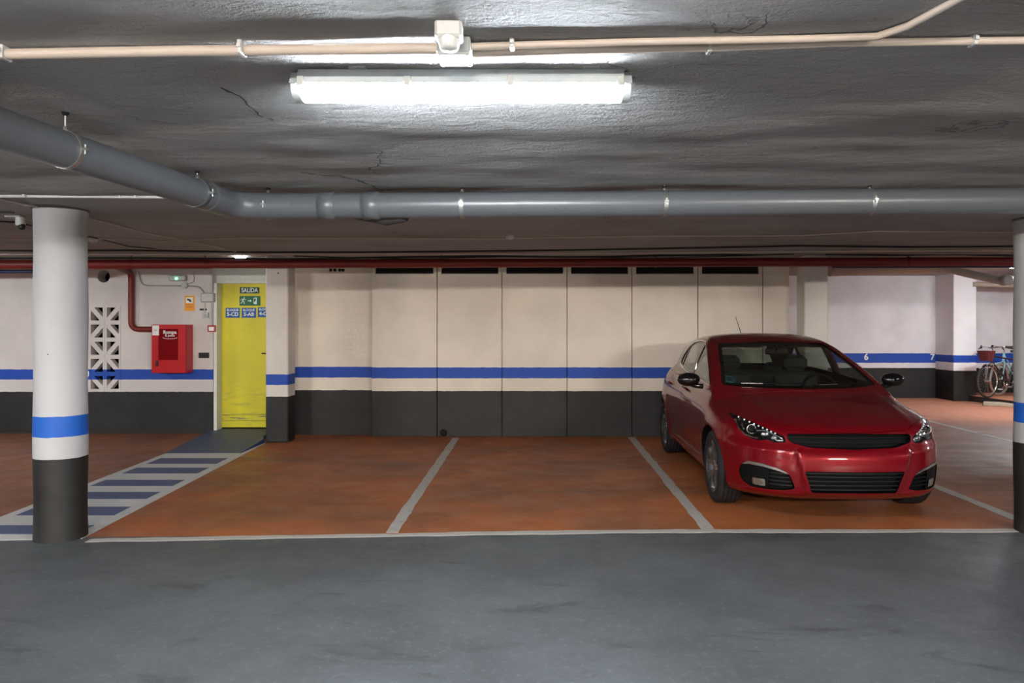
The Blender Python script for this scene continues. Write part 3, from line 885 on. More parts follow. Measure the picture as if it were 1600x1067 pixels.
# clamps on threaded rods
def clamp(c, d, side):
    t = empty('pipe_clamp', (0, 0, 0), parent=drain); t.location = -drain.location
    b = MB(); b.tube([c - d * .012, c + d * .012], PRd * 1.045, 40, caps=True); b.build('clamp_ring', M['steel'], t)
    z = zc(c.x, c.y); b = MB(); b.tube([c + Vector((0, 0, PRd)), Vector((c.x, c.y, z + .01))], .0045, 8)
    b.lathe([(.010, 0), (.010, .018), (.006, .02)], (c.x, c.y, c.z + PRd + .002), 'Z', 10); b.build('rod', M['steel'], t)
    b = MB(); b.lathe([(.016, 0), (.010, -.012), (.004, -.014)], (c.x, c.y, z + .002), 'Z', 10); b.build('ceiling_plug', M['black'], t)
    q = d.cross(Vector((0, 0, 1))).normalized() * side
    b = MB(); b.box(c + q * (PRd + .010), (.022, .026, .012), M=Matrix(((d.x, q.x, 0), (d.y, q.y, 0), (0, 0, 1)))); b.tube([c + q * (PRd + .012) + Vector((0, 0, -.02)), c + q * (PRd + .012) + Vector((0, 0, .02))], .004, 8); b.build('bolt', M['steel'], t)
for px in (418, 722, 1038, 1358): clamp(ppt(xat(px)), Vector((1, -.004, .006)).normalized(), 1)
dd1 = (path[1] - path[0]).normalized()
clamp(path[1] + d1 * .34, d1, 1); clamp(path[1] + d1 * 1.36, d1, 1)

# ------------------------------------------------------------------ the red fire pipe
t = empty('fire_pipe', (0, 9.8, 2.35)); tag(t, 'long red fire pipe crossing the whole garage in front of the square columns', 'pipe')
def rp(name, pts, r, n=20):
    b = MB(); b.tube(pts, r, n); o = b.build(name, M['red_pipe'], t); o.location = -t.location; return o
zl, zr_ = at(0, 413.5, 9.8).z, at(1590, 408.5, 9.8).z
def rz_(x): return zl + (zr_ - zl) * (x + 7) / 13.3
rp('pipe_section', [(-14.4, 9.8, rz_(-14.4)), (at(330, 0, 9.8).x, 9.8, rz_(-4.2))], .062)
rp('pipe_section', [(at(330, 0, 9.8).x, 9.8, rz_(-4.2)), (14.4, 9.8, rz_(14.4))], .058)
bx = at(205, 0, 9.8).x; wy = YL - .05; bxw = at(205, 0, wy).x
p_end = at(237, 514.5, wy)
b = MB(); b.tube(bend([(bx - .35, 9.8, rz_(bx)), (bx - .3, 9.86, rz_(bx) - .0), (bxw, wy, rz_(bx) - .04), (bxw, wy, p_end.z), p_end + Vector((.02, 0, 0))], .12), .040, 18)
o = b.build('branch_pipe', M['red_pipe'], t); o.location = -t.location
for x in (-9, bx, -4.3, -1.2, 1.6, 4.9, 7):
    b = MB(); b.tube([(x - .012, 9.8, rz_(x)), (x + .012, 9.8, rz_(x))], .067, 20); b.tube([(x, 9.8, rz_(x) + .06), (x, 9.8, zc(min(x, 6), 9.8) + .02)], .006, 8)
    o = b.build('clamp', M['red_pipe'], t); o.location = -t.location
free('water_pipe', [(-500, 426), (57, 424), (136, 423)], 10.0, .026, M['blue_pipe'], 'dark blue pipe under the red fire pipe at the far left', 'pipe')
free('water_pipe', [(1300, 416), (1480, 416), (1800, 416)], 10.2, .022, M['blue_pipe'], 'dark blue pipe under the red fire pipe at the right', 'pipe')

# ------------------------------------------------------------------ far corner pipes
free('wrapped_pipe', [(1296, 424), (1400, 420), (1458, 420)], [12.6, 12.8, 13.0], .085, M['cream_pipe'], 'thick wrapped beige pipe above the far white wall', 'pipe', 20)
free('waste_pipe', [(1468, 417), (1510, 427), (1562, 438)], [12.7, 12.5, 12.2], .066, M['white_plastic'], 'white pipe sloping down to a round cap at far right', 'pipe', 20, .3)
p = at(1570, 438, 12.1)
t = empty('pipe_cap', p); tag(t, 'round white end cap of the waste pipe at far right', 'pipe cap')
b = MB(); b.lathe([(.001, -.10), (.07, -.10), (.085, -.085), (.085, .06), (.07, .07)], (0, 0, 0), 'Y', 28); b.build('cap', M['white_plastic'], t)
b = MB(); b.lathe([(.092, -.03), (.092, .01)], (0, 0, 0), 'Y', 28); b.build('collar', M['steel'], t)
free('waste_pipe', [(1578, 438), (1700, 441)], [12.3, 12.3], .06, M['grey_plastic'], 'pale pipe leaving the round cap towards the right edge', 'pipe', 20)
free('cable', [(1430, 404), (1452, 418), (1470, 406), (1464, 424), (1500, 427)], 12.7, .008, M['cream_pipe'], 'loose beige wire knotted around the wrapped pipe', 'cable')
free('wrapped_pipe', [(1520, 444), (1600, 447), (1700, 448)], 15.6, .05, M['concrete'], 'brown lagged pipe along the top of the far wall behind the bicycles', 'pipe')

# ------------------------------------------------------------------ things on the left wall
yw = YL
def wall_box(name, px0, py0, px1, py1, depth, mat, label, cat, bev=.004, yy=yw):
    D = yy - depth; a, c = at(px0, py0, D), at(px1, py1, D)
    b = MB(); b.box(((a.x + c.x) / 2, yy - depth / 2, (a.z + c.z) / 2), (c.x - a.x, depth, a.z - c.z), bev=bev)
    o = b.build(name, mat)
    if label: tag(o, label, cat)
    return o
# fire hose cabinet
Dc = 10.55
a, c = at(237, 507, Dc), at(290.5, 583, Dc)
cw, ch = c.x - a.x, a.z - c.z
cab = empty('hose_cabinet', (a.x, Dc, c.z)); tag(cab, 'red fire hose cabinet on the wall left of the yellow door', 'fire cabinet')
b = MB(); b.box((cw / 2, (yw - Dc) / 2 + .01, ch / 2), (cw, yw - Dc - .02, ch), bev=.004); b.build('cabinet_body', M['red_box'], cab)
b = MB(); fw = .014
wx0, wx1, wz0, wz1 = cw * .20, cw * .78, ch * .27, ch * .91
b.box((wx0 / 2 + .002, 0, ch / 2), (wx0 - .004, .02, ch - .008)); b.box(((wx1 + cw) / 2 - .002, 0, ch / 2), (cw - wx1 - .004, .02, ch - .008))
b.box(((wx0 + wx1) / 2, 0, wz0 / 2 + .002), (wx1 - wx0, .02, wz0 - .004)); b.box(((wx0 + wx1) / 2, 0, (wz1 + ch) / 2 - .002), (wx1 - wx0, .02, ch - wz1 - .004))
dr = b.build('cabinet_door', M['red_box'], cab)
b = MB(); b.box(((wx0 + wx1) / 2, .006, (wz0 + wz1) / 2), (wx1 - wx0, .004, wz1 - wz0)); b.build('window_pane', M['red_box_dark'], dr)
b = MB(); b.box((cw * .17, -.016, ch * .2), (.035, .012, .075), bev=.003); b.build('latch', M['black'], dr)
b = MB(); b.box((cw * .08, -.012, ch * .2), (.045, .006, .07)); b.build('latch_plate', M['red_box'], dr)
b = MB(); b.box((.062, -.0115, ch - .082), (.094, .002, .14)); b.build('notice', M['white_print'], dr)
b = MB(); b.box((.062, -.0130, ch - .082), (.05, .001, .006)); b.build('notice_line', M['red_small'], dr)
text('lettering', 'Rompa', (cw * .53, -.0, ch * .84), .066, M['white_print'], dr, bold=.002)
text('lettering', '& pulse', (cw * .53, -.0, ch * .775), .046, M['white_print'], dr, bold=.001)
b = MB()
b.tube([(cw * .53 + .10 * math.cos(t_), .001, ch * .735 + .02 * math.sin(t_)) for t_ in [math.pi + i * math.pi / 12 for i in range(13)]], .003, 6)
b.build('lettering_swash', M['white_print'], dr)
# CCTV notice
o = wall_box('camera_notice', 288.5, 462, 304, 485.5, .004, M['sign_orange'], 'orange surveillance camera notice above the fire hose cabinet', 'sign', 0.0)
p = at(296, 469, yw - .006)
b = MB(); b.box((p.x, p.y, p.z), (.10, .002, .085)); b.build('notice_panel', M['white_print'], o)
b = MB(); b.box((p.x - .005, p.y - .003, p.z + .004), (.055, .002, .026), M=Matrix.Rotation(.35, 3, 'Y')); b.box((p.x + .015, p.y - .003, p.z - .018), (.03, .002, .014)); b.build('camera_symbol', M['black'], o)
b = MB()
for k, (w_, z_) in enumerate(((.10, -.062), (.085, -.085), (.095, -.105))): b.box((p.x, p.y - .001, p.z + z_), (w_, .002, .005))
b.build('print_line', M['red_small'], o)
# emergency light
t = empty('emergency_light', at(278, 434.5, yw - .03)); tag(t, 'slim white emergency light with a green lamp above the fire cabinet', 'emergency light')
b = MB(); b.box((0, 0, 0), (.25, .06, .085), bev=.012); b.build('casing', M['grey_plastic'], t)
b = MB(); b.box((0, -.032, -.002), (.22, .008, .06), bev=.003); b.build('lens_panel', M['white_plastic'], t)
b = MB(); b.ball((-.005, -.036, -.008), .016, 8); b.build('indicator', M['led_green'], t)
# round box and wall conduits
t = tag(MB().lathe([(.001, -.04), (.040, -.04), (.046, -.03), (.046, .0)], at(289.5, 446, yw), 'Y', 28).build('conduit_box', M['white_plastic']), 'round white conduit box on the wall right below the emergency light', 'junction box')
def wrun(pix, r, mat, label, cat='conduit', off=None, rnd=.06):
    P = [at(px, py, yw - (off or r + .003)) for px, py in pix]
    b = MB(); b.tube(bend(P, rnd), r, 8); return tag(b.build('conduit' if cat == 'conduit' else 'cable', mat), label, cat)
wrun([(216, 424), (221, 446), (284, 446.5)], .010, M['grey_plastic'], 'curved conduit on the wall between the red branch pipe and the round box', rnd=.16)
wrun([(295, 447), (312, 448), (320, 459)], .010, M['grey_plastic'], 'short curved conduit from the round box to the square box', rnd=.16)
wrun([(303, 424), (303, 441), (294, 443)], .006, M['grey_plastic'], 'thin conduit rising from the round box to the ceiling')
wrun([(325, 420), (331, 428), (331, 457)], .013, M['white_plastic'], 'white conduit dropping from the red pipe to the square box', rnd=.1)
wrun([(330, 473), (330, 508)], .013, M['white_plastic'], 'white conduit from the square box down to the red alarm button')
wrun([(319.5, 473), (319.5, 488)], .010, M['white_plastic'], 'short white conduit from the square box down to the light switch')
t = wall_box('electric_box', 313.5, 457.5, 334, 472, .07, M['grey_plastic'], 'square grey electric box on the wall beside the door frame', 'junction box', .008)
p = at(323.5, 464.7, yw - .073); b = MB(); b.box(p, (.16, .008, .11), bev=.003); b.build('box_lid', M['white_plastic'], t)
t = wall_box('light_switch', 316, 488, 325, 497, .04, M['white_plastic'], 'small white light switch under the square electric box', 'switch', .005)
p = at(320.5, 493, yw - .043); b = MB(); b.box(p, (.035, .008, .04), bev=.002); b.build('rocker', M['grey_plastic'], t)
t = wall_box('alarm_button', 324, 508, 336.5, 518.5, .04, M['red_small'], 'small red framed alarm button beside the yellow door', 'alarm button', .005)
p = at(330.3, 513.8, yw - .042); b = MB(); b.box(p, (.075, .006, .055), bev=.002); b.build('press_plate', M['white_print'], t)
t = wall_box('socket', 310, 551, 326, 559.5, .018, M['black'], 'black double socket on the wall right of the fire cabinet', 'socket', .003)
for px in (314, 322):
    p = at(px, 555.2, yw - .02); b = MB(); b.lathe([(.012, -.004), (.016, -.004), (.016, .002)], p, 'Y', 14); b.build('socket_ring', plain('grey_socket_ring_%d' % px, (60, 60, 58), .5), t)
t = wall_box('name_plate', 312, 482, 323, 485, .004, M['black'], 'tiny black plate above the light switch', 'plate', 0)
# signs on the door
ys = YD - .004
def sign(px0, py0, px1, py1, mat, label, D=ys):
    a, c = at(px0, py0, D), at(px1, py1, D)
    b = MB(); b.box(((a.x + c.x) / 2, D - .001, (a.z + c.z) / 2), (c.x - a.x, .003, a.z - c.z)); o = b.build('sign', mat); tag(o, label, 'sign')
    return o, Vector(((a.x + c.x) / 2, D - .0035, (a.z + c.z) / 2)), c.x - a.x, a.z - c.z
o, p, w, h = sign(375, 449, 405.3, 458.5, M['dark_green'], 'dark green sign reading SALIDA, topmost on the yellow door')
text('lettering', 'SALIDA', p, .086, M['sign_white'], o, bold=.0025, sx=.86)
o, p, w, h = sign(374.3, 462.5, 407, 477.5, M['green'], 'green emergency exit sign with running figure under the SALIDA sign')
b = MB(); k = .052; x0, z0 = p.x - .10, p.z; y0 = p.y
def limb(q, r): b.tube([(x0 + u * k, y0, z0 + v * k) for u, v in q], r, 6)
b.ball((x0 + .35 * k, y0, z0 + .85 * k), .009, 6, (1, .3, 1)); limb([(.2, .6), (-.1, -.05)], .010); limb([(-.1, -.05), (.35, -.3), (.3, -.85)], .006); limb([(-.1, -.05), (-.35, -.6), (-.8, -.6)], .006)
limb([(.2, .55), (.6, .3), (.85, .45)], .0045); limb([(.2, .55), (-.4, .5), (-.6, .1)], .0045); b.build('running_figure', M['sign_white'], o)
b = MB(); b.prism([(p.x - .03, p.z - .006), (p.x + .002, p.z - .006), (p.x + .002, p.z - .02), (p.x + .024, p.z), (p.x + .002, p.z + .02), (p.x + .002, p.z + .006), (p.x - .03, p.z + .006)], y0 - .001, y0 + .001, 'XZ'); b.build('arrow', M['sign_white'], o)
b = MB(); b.prism([(p.x + .055, p.z - .045), (p.x + .10, p.z - .05), (p.x + .10, p.z + .05), (p.x + .055, p.z + .045)], y0 - .001, y0 + .001, 'XZ'); b.build('door_symbol', M['sign_white'], o)
b = MB(); b.prism([(p.x + .060, p.z - .02), (p.x + .085, p.z - .0), (p.x + .085, p.z + .035), (p.x + .060, p.z + .03)], y0 - .002, y0 + .0, 'XZ'); b.build('door_symbol_gap', M['green'], o)
for (a0, a1, s) in ((352.5, 374.7, '5-CD'), (377.8, 400, '5-AB'), (403, 425.2, '4-CD')):
    o, p, w, h = sign(a0, 481 - (1 if a0 > 400 else 0), a1, 496.5 - (1 if a0 > 400 else 0), M['sign_blue'], 'blue plate reading BLOQUE %s on the yellow door' % (s if s[0] == '5' else '4-C, partly behind the column'))
    text('lettering', 'BLOQUE', p + Vector((0, 0, .040)), .044, M['sign_white'], o, bold=.0012)
    text('lettering', s, p + Vector((0, 0, -.022)), .074, M['sign_white'], o, bold=.0022)
# small hook on left column
p = at(435, 427, 9.9); b = MB(); b.tube([p, p - Vector((0, .02, 0))], .008, 8); o = b.build('wall_plug', M['black']); tag(o, 'tiny dark plug high on the square column beside the door', 'plug')

# ------------------------------------------------------------------ concrete slab and bicycles
b = MB(); a = g(1546, 634); c = g(1586, 636.5)
b.box(((a.x + c.x) / 2, (a.y + c.y) / 2 + .12, .035), (.50, .27, .07), rz=-.55, bev=.012); o = b.build('concrete_slab', M['concrete']); tag(o, 'pale concrete slab lying on the floor in front of the bicycles', 'slab')
b = MB(); p = g(1523, 625); b.box((p.x - .03, p.y + .02, .04), (.07, .06, .08), rz=.4, bev=.015); o = b.build('rubble_chunk', M['concrete']); tag(o, 'small pale rubble chunk at the foot of the far column', 'rubble')

rubber = plain('tyre_rubber', (34, 33, 32), .8)
tan = plain('tan_tyre_wall', (176, 150, 124), .6)
chrome = plain('bright_chrome', (225, 225, 225), .18, metal=1.0)
basket_m = plain('wine_wicker', (92, 34, 34), .8, var=.4, vs=60)
aqua = plain('pale_aqua_paint', (160, 205, 210), .35)
dark_frame = plain('black_brown_paint', (50, 38, 38), .35)
def bicycle(loc, rz, steer, fm, tyre_m, label, basket=False, stepthrough=False):
    R = .335
    t = empty('bicycle', loc, rz); tag(t, label, 'bicycle')
    def wheel(cx, ang):
        w = empty('wheel', (cx, 0, R), ang, t)
        b = MB(); b.lathe([(R - .035 + .018 * math.cos(a_) + .017, .018 * math.sin(a_)) for a_ in [2 * math.pi * k / 8 for k in range(9)]], (0, 0, 0), 'Y', 48); b.build('tyre', tyre_m, w)
        b = MB(); b.lathe([(R - .045, -.011), (R - .03, -.012), (R - .03, .012), (R - .045, .011), (R - .045, -.011)], (0, 0, 0), 'Y', 48)
        b.build('rim', chrome, w)
        b = MB()
        for k in range(28):
            a_ = 2 * math.pi * k / 28; s = .02 * (1 if k % 2 else -1)
            b.tube([(.02 * math.cos(a_ + .5), s, .02 * math.sin(a_ + .5)), ((R - .04) * math.cos(a_), 0, (R - .04) * math.sin(a_))], .0014, 4, caps=False)
        b.tube([(0, -.05, 0), (0, .05, 0)], .018, 12); b.build('spoke', chrome, w)
    wheel(1.06, steer); wheel(0, 0)
    bb = Vector((.44, 0, .28)); seat = Vector((.28, 0, .80)); head = Vector((.90, 0, .86)); headl = Vector((.935, 0, .72)); ax = Vector((0, 0, R))
    b = MB()
    b.tube([bb, seat], .016); b.tube([bb, headl], .020)
    if stepthrough: b.tube(bend([head - Vector((0, 0, .03)), Vector((.62, 0, .52)), bb + Vector((-.05, 0, .22))], .1), .014)
    else: b.tube([seat - Vector((0, 0, .05)), head - Vector((.0, 0, .03))], .016)
    b.tube([head + Vector((0, 0, .03)), headl - Vector((0, 0, .02))], .022)
    for s in (-1, 1):
        b.tube([bb, ax + Vector((0, s * .055, 0))], .010); b.tube([seat - Vector((0, 0, .08)), ax + Vector((0, s * .055, 0))], .009)
    b.build('frame', fm, t)
    fk = empty('fork', (.94, 0, .70), steer, t)
    b = MB()
    for s in (-1, 1): b.tube(bend([(0, s * .01, .0), (0.02, s * .05, -.03), (.10, s * .052, -.30), (.13, s * .052, R - .70)], .05), .011)
    b.build('fork_blade', chrome if basket else fm, fk)
    b = MB(); b.tube([(-.005, 0, 0), (-.045, 0, .24), (.0, 0, .30)], .012)
    b.tube(bend([(-.14, -.31, .30), (-.02, -.22, .33), (.03, 0, .30), (-.02, .22, .33), (-.14, .31, .30)], .08), .011); b.build('handlebar', chrome, fk)
    for s in (-1, 1):
        b = MB(); b.tube([(-.05, s * .245, .325), (-.16, s * .325, .30)], .024); b.build('grip', M['black'], fk)
        b = MB(); b.tube([(-.0, s * .2, .32), (.03, s * .26, .27)], .008); b.build('brake_lever', M['black'], fk)
    b = MB(); b.lathe([(R + .012, -.022), (R + .018, 0), (R + .012, .022)], (1.06 - .94, 0, R - .70), 'Y', 20, a0=math.pi * .25, a1=math.pi * .9); b.build('mudguard', chrome if basket else fm, fk)
    if basket:
        b = MB(); n = 20
        def ring(w, d, z): return [(.17 + w / 2 * max(-1, min(1, 1.35 * math.cos(2 * math.pi * k / n))), d / 2 * max(-1, min(1, 1.35 * math.sin(2 * math.pi * k / n))), z) for k in range(n)]
        lv = [ring(.13 + .07 * q, .19 + .08 * q, .05 + .19 * q) for q in (0, .25, .5, .75, 1)]
        for q in range(4):
            b.add(lv[q] + lv[q + 1], [(k, (k + 1) % n, n + (k + 1) % n, n + k) for k in range(n)], True)
        b.add(lv[0], [tuple(range(n))])
        for q in range(5): b.tube(lv[q] + [lv[q][0]], .007, 6)
        for k in range(n): b.tube([lv[0][k], lv[2][k], lv[4][k]], .006, 6)
        b.build('basket', basket_m, fk)
        b = MB()
        for k in range(3): b.tube([(.10 + k * .05, -.06 + k * .05, -.02), (.12 + k * .05, -.06 + k * .05, -.24), (.17 + k * .05, -.04 + k * .05, -.22)], .007, 6)
        b.build('carrier_wire', chrome, fk)
    b = MB(); b.prism([(-.16, 0), (-.14, .075), (-.05, .07), (.10, .02), (.12, 0), (.10, -.02), (-.05, -.07), (-.14, -.075)], 0, .05, 'XY'); o = b.build('saddle', M['black'], t); o.location = (seat.x, 0, seat.z + .10)
    b = MB(); b.tube([seat, seat + Vector((-.02, 0, .11))], .013); b.build('seat_post', chrome, t)
    b = MB(); b.lathe([(.07, -.004), (.09, -.004), (.09, .004), (.07, .004)], (bb.x, -.05, bb.z), 'Y', 24); b.tube([bb + Vector((0, -.07, 0)), bb + Vector((.10, -.075, -.13))], .009); b.tube([bb + Vector((0, .07, 0)), bb + Vector((-.10, .075, .13))], .009); b.build('crank', chrome, t)
    for s in (-1, 1):
        b = MB(); b.box(bb + Vector((-.10 * s, .11 * s, .13 * s)), (.09, .06, .025), bev=.006); b.build('pedal', M['white_plastic'], t)
    return t
rz0 = math.atan2(-.37, -.93)
pf = Vector((at(1543, 0, 15.0).x, 15.0, .12))
hd = Vector((math.cos(rz0), math.sin(rz0), 0))
bicycle(pf - hd * 1.06, rz0, .06, dark_frame, rubber, 'dark framed bicycle with a wine red basket, nearer of the two in the corner', basket=True)
pf2 = Vector((at(1556, 0, 15.8).x, 15.62, .12))
rz1 = math.atan2(-.42, -.90); hd = Vector((math.cos(rz1), math.sin(rz1), 0))
bicycle(pf2 - hd * 1.0, rz1, .05, aqua, tan, 'pale aqua bicycle with tan tyres, behind the dark framed one', stepthrough=True)
# ------------------------------------------------------------------ the red car
def herm(xs, ys):
    xs = np.array(xs, float); ys = np.array(ys, float)
    d = np.diff(ys) / np.diff(xs); m = np.zeros_like(ys)
    m[0] = d[0]; m[-1] = d[-1]
    for i in range(1, len(xs) - 1):
        m[i] = 0 if d[i - 1] * d[i] <= 0 else 2 * d[i - 1] * d[i] / (d[i - 1] + d[i])
    def f(x):
        x = np.clip(x, xs[0], xs[-1]); i = np.clip(np.searchsorted(xs, x) - 1, 0, len(xs) - 2)
        h = xs[i + 1] - xs[i]; t = (x - xs[i]) / h
        return (2 * t ** 3 - 3 * t ** 2 + 1) * ys[i] + (t ** 3 - 2 * t ** 2 + t) * h * m[i] + (-2 * t ** 3 + 3 * t ** 2) * ys[i + 1] + (t ** 3 - t ** 2) * h * m[i + 1]
    return f
def smax(a, b, k):
    h = np.maximum(k - np.abs(a - b), 0) / k
    return np.maximum(a, b) + h * h * k * .25
def smin(a, b, k): return -smax(-a, -b, k)
def sst(x): x = np.clip(x, 0, 1); return x * x * (3 - 2 * x)

side_w = herm([.15, .20, .26, .35, .50, .62, .72, .80, .87, .93, 1.0, 1.1], [.80, .835, .862, .880, .895, .902, .902, .893, .872, .845, .80, .72])
nose_t = herm([.15, .20, .24, .28, .34, .44, .52, .58, .64, .70, .76, .82, .95, 1.1], [.17, .10, .045, .030, .018, .005, .010, .030, .060, .085, .115, .16, .30, .50])
hood_z = herm([-.2, .05, .12, .20, .35, .60, .90, 1.15, 1.35, 2.2, 3.2, 3.9, 4.3], [.60, .690, .735, .765, .812, .868, .925, .970, .985, 1.03, 1.09, 1.10, 1.02])
gh_w = herm([.85, .95, 1.0, 1.1, 1.2, 1.3, 1.38, 1.46, 1.6], [.815, .800, .785, .748, .705, .657, .610, .55, .44])
ws_t = herm([.90, .96, 1.0, 1.1, 1.2, 1.3, 1.37, 1.43, 1.50], [.86, 1.00, 1.09, 1.32, 1.575, 1.86, 2.09, 2.34, 2.7])
roof_z = herm([1.5, 2.0, 2.3, 2.6, 3.0, 3.4, 3.8, 4.1], [1.35, 1.425, 1.452, 1.458, 1.447, 1.420, 1.375, 1.33])
rear_t = herm([.15, .3, .5, .7, .9, 1.05, 1.2, 1.35, 1.5], [4.10, 4.21, 4.25, 4.24, 4.19, 4.14, 4.05, 3.93, 3.80])
AX_F, AX_R, WZ = .87, 3.49, .316
def G(x, t, z):
    a = np.abs(x)
    w = side_w(z) - .035 * sst((1.1 - t) / 1.1) - .055 * sst((t - 3.3) / .95)
    w = w - .010 * np.exp(-((z - .42) / .10) ** 2) * sst((t - 1.15) / .2) * sst((3.2 - t) / .2)
    w = w + .006 * np.exp(-((z - .80 - .03 * (t - 1.5)) / .022) ** 2) * sst((t - 1.0) / .3)
    for tw in (AX_F, AX_R):
        r = np.hypot(t - tw, z - WZ)
        w = w + .016 * np.exp(-((r - .36) / .07) ** 2) * (z > .1)
    gs = a - w
    u = a / .8
    bow = .10 * u ** 2 + .27 * u ** 5
    nt = nose_t(z) - .022 * sst((.415 - a + (z - .43) * .25) / .035) * sst((z - .235) / .02) * sst((.60 - z) / .03)
    # brow line under the headlights
    nt = nt - .012 * np.exp(-((z - .555 - .02 * u) / .03) ** 2) * sst((a - .35) / .15)
    gf = (nt + bow - t) * .92
    crown = -.045 * u ** 2 - .050 * u ** 6
    crease = .010 * np.exp(-((a - .50 - .09 * np.clip(t, 0, 1.2)) / .045) ** 2) * sst((t - .1) / .4) * sst((1.4 - t) / .3)
    gt = z - (hood_z(t) + crown + crease)
    gt = gt * .95
    gr = t - (rear_t(z) - .10 * u ** 2 - .22 * u ** 6)
    gb = .185 + .03 * sst((t - .9) / .3) * sst((3.6 - t) / .3) * 0 - z
    low = smax(gs, gt, .085); low = smax(low, gf, .06); low = smax(low, gr, .10); low = smax(low, gb, .04)
    wg = gh_w(z) - .13 * sst((t - 2.5) / 1.9)
    g1 = a - wg
    g2 = (ws_t(z) + .20 * (a / .7) ** 2 - t) * .46
    v = a / .6
    g3 = z - (roof_z(t) - .035 * v ** 2 - .015 * v ** 6)
    g4 = (t - (rear_t(z) - .08 * v ** 2)) * .92
    top = smax(g1, g2, .05); top = smax(top, g3, .075); top = smax(top, g4, .08)
    top = smax(top, .7 - z, .02)
    return smin(low, top, .035)
def gradG(P):
    e = 1e-3; out = np.zeros_like(P)
    for i in range(3):
        A = P.copy(); B = P.copy(); A[:, i] += e; B[:, i] -= e
        out[:, i] = G(A[:, 0], A[:, 1], A[:, 2]) - G(B[:, 0], B[:, 1], B[:, 2])
    return out / np.maximum(np.linalg.norm(out, axis=1, keepdims=True), 1e-9)
def cast(o, d, L, fn=G, n=110):
    """first sign change of fn along the rays"""
    o = np.asarray(o, float); d = np.asarray(d, float); N = len(o)
    prev = fn(o[:, 0], o[:, 1], o[:, 2]); s0 = np.sign(prev)
    lo = np.zeros(N); hi = np.full(N, np.nan)
    for k in range(1, n + 1):
        s = L * k / n; p = o + d * s
        v = fn(p[:, 0], p[:, 1], p[:, 2])
        new = np.isnan(hi) & (np.sign(v) != s0)
        hi[new] = s
        st = np.isnan(hi); lo[st] = s
    miss = np.isnan(hi)
    hi = np.where(miss, L, hi); lo = np.where(miss, L, np.maximum(hi - L / n, 0))
    for _ in range(26):
        m = (lo + hi) / 2; p = o + d * m[:, None]
        v = fn(p[:, 0], p[:, 1], p[:, 2]); ins = np.sign(v) == s0
        lo = np.where(ins, m, lo); hi = np.where(ins, hi, m)
    return o + d * ((lo + hi) / 2)[:, None], miss

CAR = empty('car', (2.415, 5.62, 0), math.radians(-1.0))
tag(CAR, 'dark red five-door hatchback parked nose out in front of the panelled wall', 'car')
def raw(name, V, Fc, mats, parent=None, mi=None, link=True):
    me = bpy.data.meshes.new(name); me.from_pydata([tuple(v) for v in V], [], [tuple(f) for f in Fc])
    for m in (mats if isinstance(mats, (list, tuple)) else [mats]): me.materials.append(m)
    me.update()
    o = bpy.data.objects.new(name, me)
    if link: COL.objects.link(o)
    if parent: o.parent = parent
    return o
def fix_normals(me):
    import bmesh
    bm = bmesh.new(); bm.from_mesh(me); bmesh.ops.recalc_face_normals(bm, faces=bm.faces); bm.to_mesh(me); bm.free()
def shape_normals(o, tol=.004):
    """smooth shading with the exact normals of the body surface where a face lies on it"""
    me = o.data; nv = len(me.vertices); nl = len(me.loops)
    P = np.zeros(nv * 3); me.vertices.foreach_get('co', P); P = P.reshape(-1, 3)
    gr = gradG(P); gv = np.abs(G(P[:, 0], P[:, 1], P[:, 2]))
    me.polygons.foreach_set('use_smooth', [True] * len(me.polygons))
    vi = np.zeros(nl, int); me.loops.foreach_get('vertex_index', vi)
    fn = np.zeros(len(me.polygons) * 3); me.polygons.foreach_get('normal', fn); fn = fn.reshape(-1, 3)
    tot = np.zeros(len(me.polygons), int); me.polygons.foreach_get('loop_total', tot)
    FN = np.repeat(fn, tot, axis=0)
    gn = gr[vi]
    ok = (np.sum(gn * FN, axis=1) > .80) & (gv[vi] < .03)
    me.normals_split_custom_set(np.where(ok[:, None], gn, FN).tolist())

def box_mesh(lo, hi, step):
    """closed grid box, returned as vertices and quads with shared edges"""
    lo = np.array(lo, float); hi = np.array(hi, float); n = [max(2, int(round((hi[i] - lo[i]) / step))) for i in range(3)]
    key = {}; V = []; Fc = []
    def vid(i, j, k):
        q = (i, j, k)
        if q not in key:
            key[q] = len(V); V.append([lo[a] + (hi[a] - lo[a]) * q[a] / n[a] for a in range(3)])
        return key[q]
    for ax in range(3):
        u, w = [i for i in range(3) if i != ax]
        for side in (0, n[ax]):
            for i in range(n[u]):
                for j in range(n[w]):
                    q = []
                    for (di, dj) in ((0, 0), (1, 0), (1, 1), (0, 1)):
                        c = [0, 0, 0]; c[ax] = side; c[u] = i + di; c[w] = j + dj; q.append(vid(*c))
                    flip = (side == 0) ^ (ax == 1)
                    Fc.append(q[::-1] if flip else q)
    return np.array(V), Fc
def skin(lo, hi, step, c_lo, c_hi, cz, fn=G):
    V, Fc = box_mesh(lo, hi, step)
    C = np.zeros_like(V); C[:, 1] = np.clip(V[:, 1], c_lo, c_hi); C[:, 2] = cz
    # ease the axis points so that rays fan out towards both ends
    D = V - C; L = np.linalg.norm(D, axis=1, keepdims=True)
    P, miss = cast(C, D / L, 3.2, fn, 200)
    return P, Fc
V, Fc = skin((-.93, -.02, .15), (.93, 4.3, 1.5), .030, .75, 3.6, .62)
body = raw('body', V, Fc, [], CAR); fix_normals(body.data)
def G_in(x, t, z):
    g = G(x, t, z) + .045
    g = np.maximum(g, .98 + .35 * sst((.80 - z) / .05) - t)
    g = np.maximum(g, t - 4.02)
    fl = .30 + .42 * sst((t - 2.95) / .15)
    return np.maximum(g, fl - z)
Vi, Fi = skin((-.8, 1.0, .3), (.8, 4.0, 1.4), .06, 1.5, 3.4, .88, G_in)
inner = raw('inner', Vi, Fi, [], None); fix_normals(inner.data)

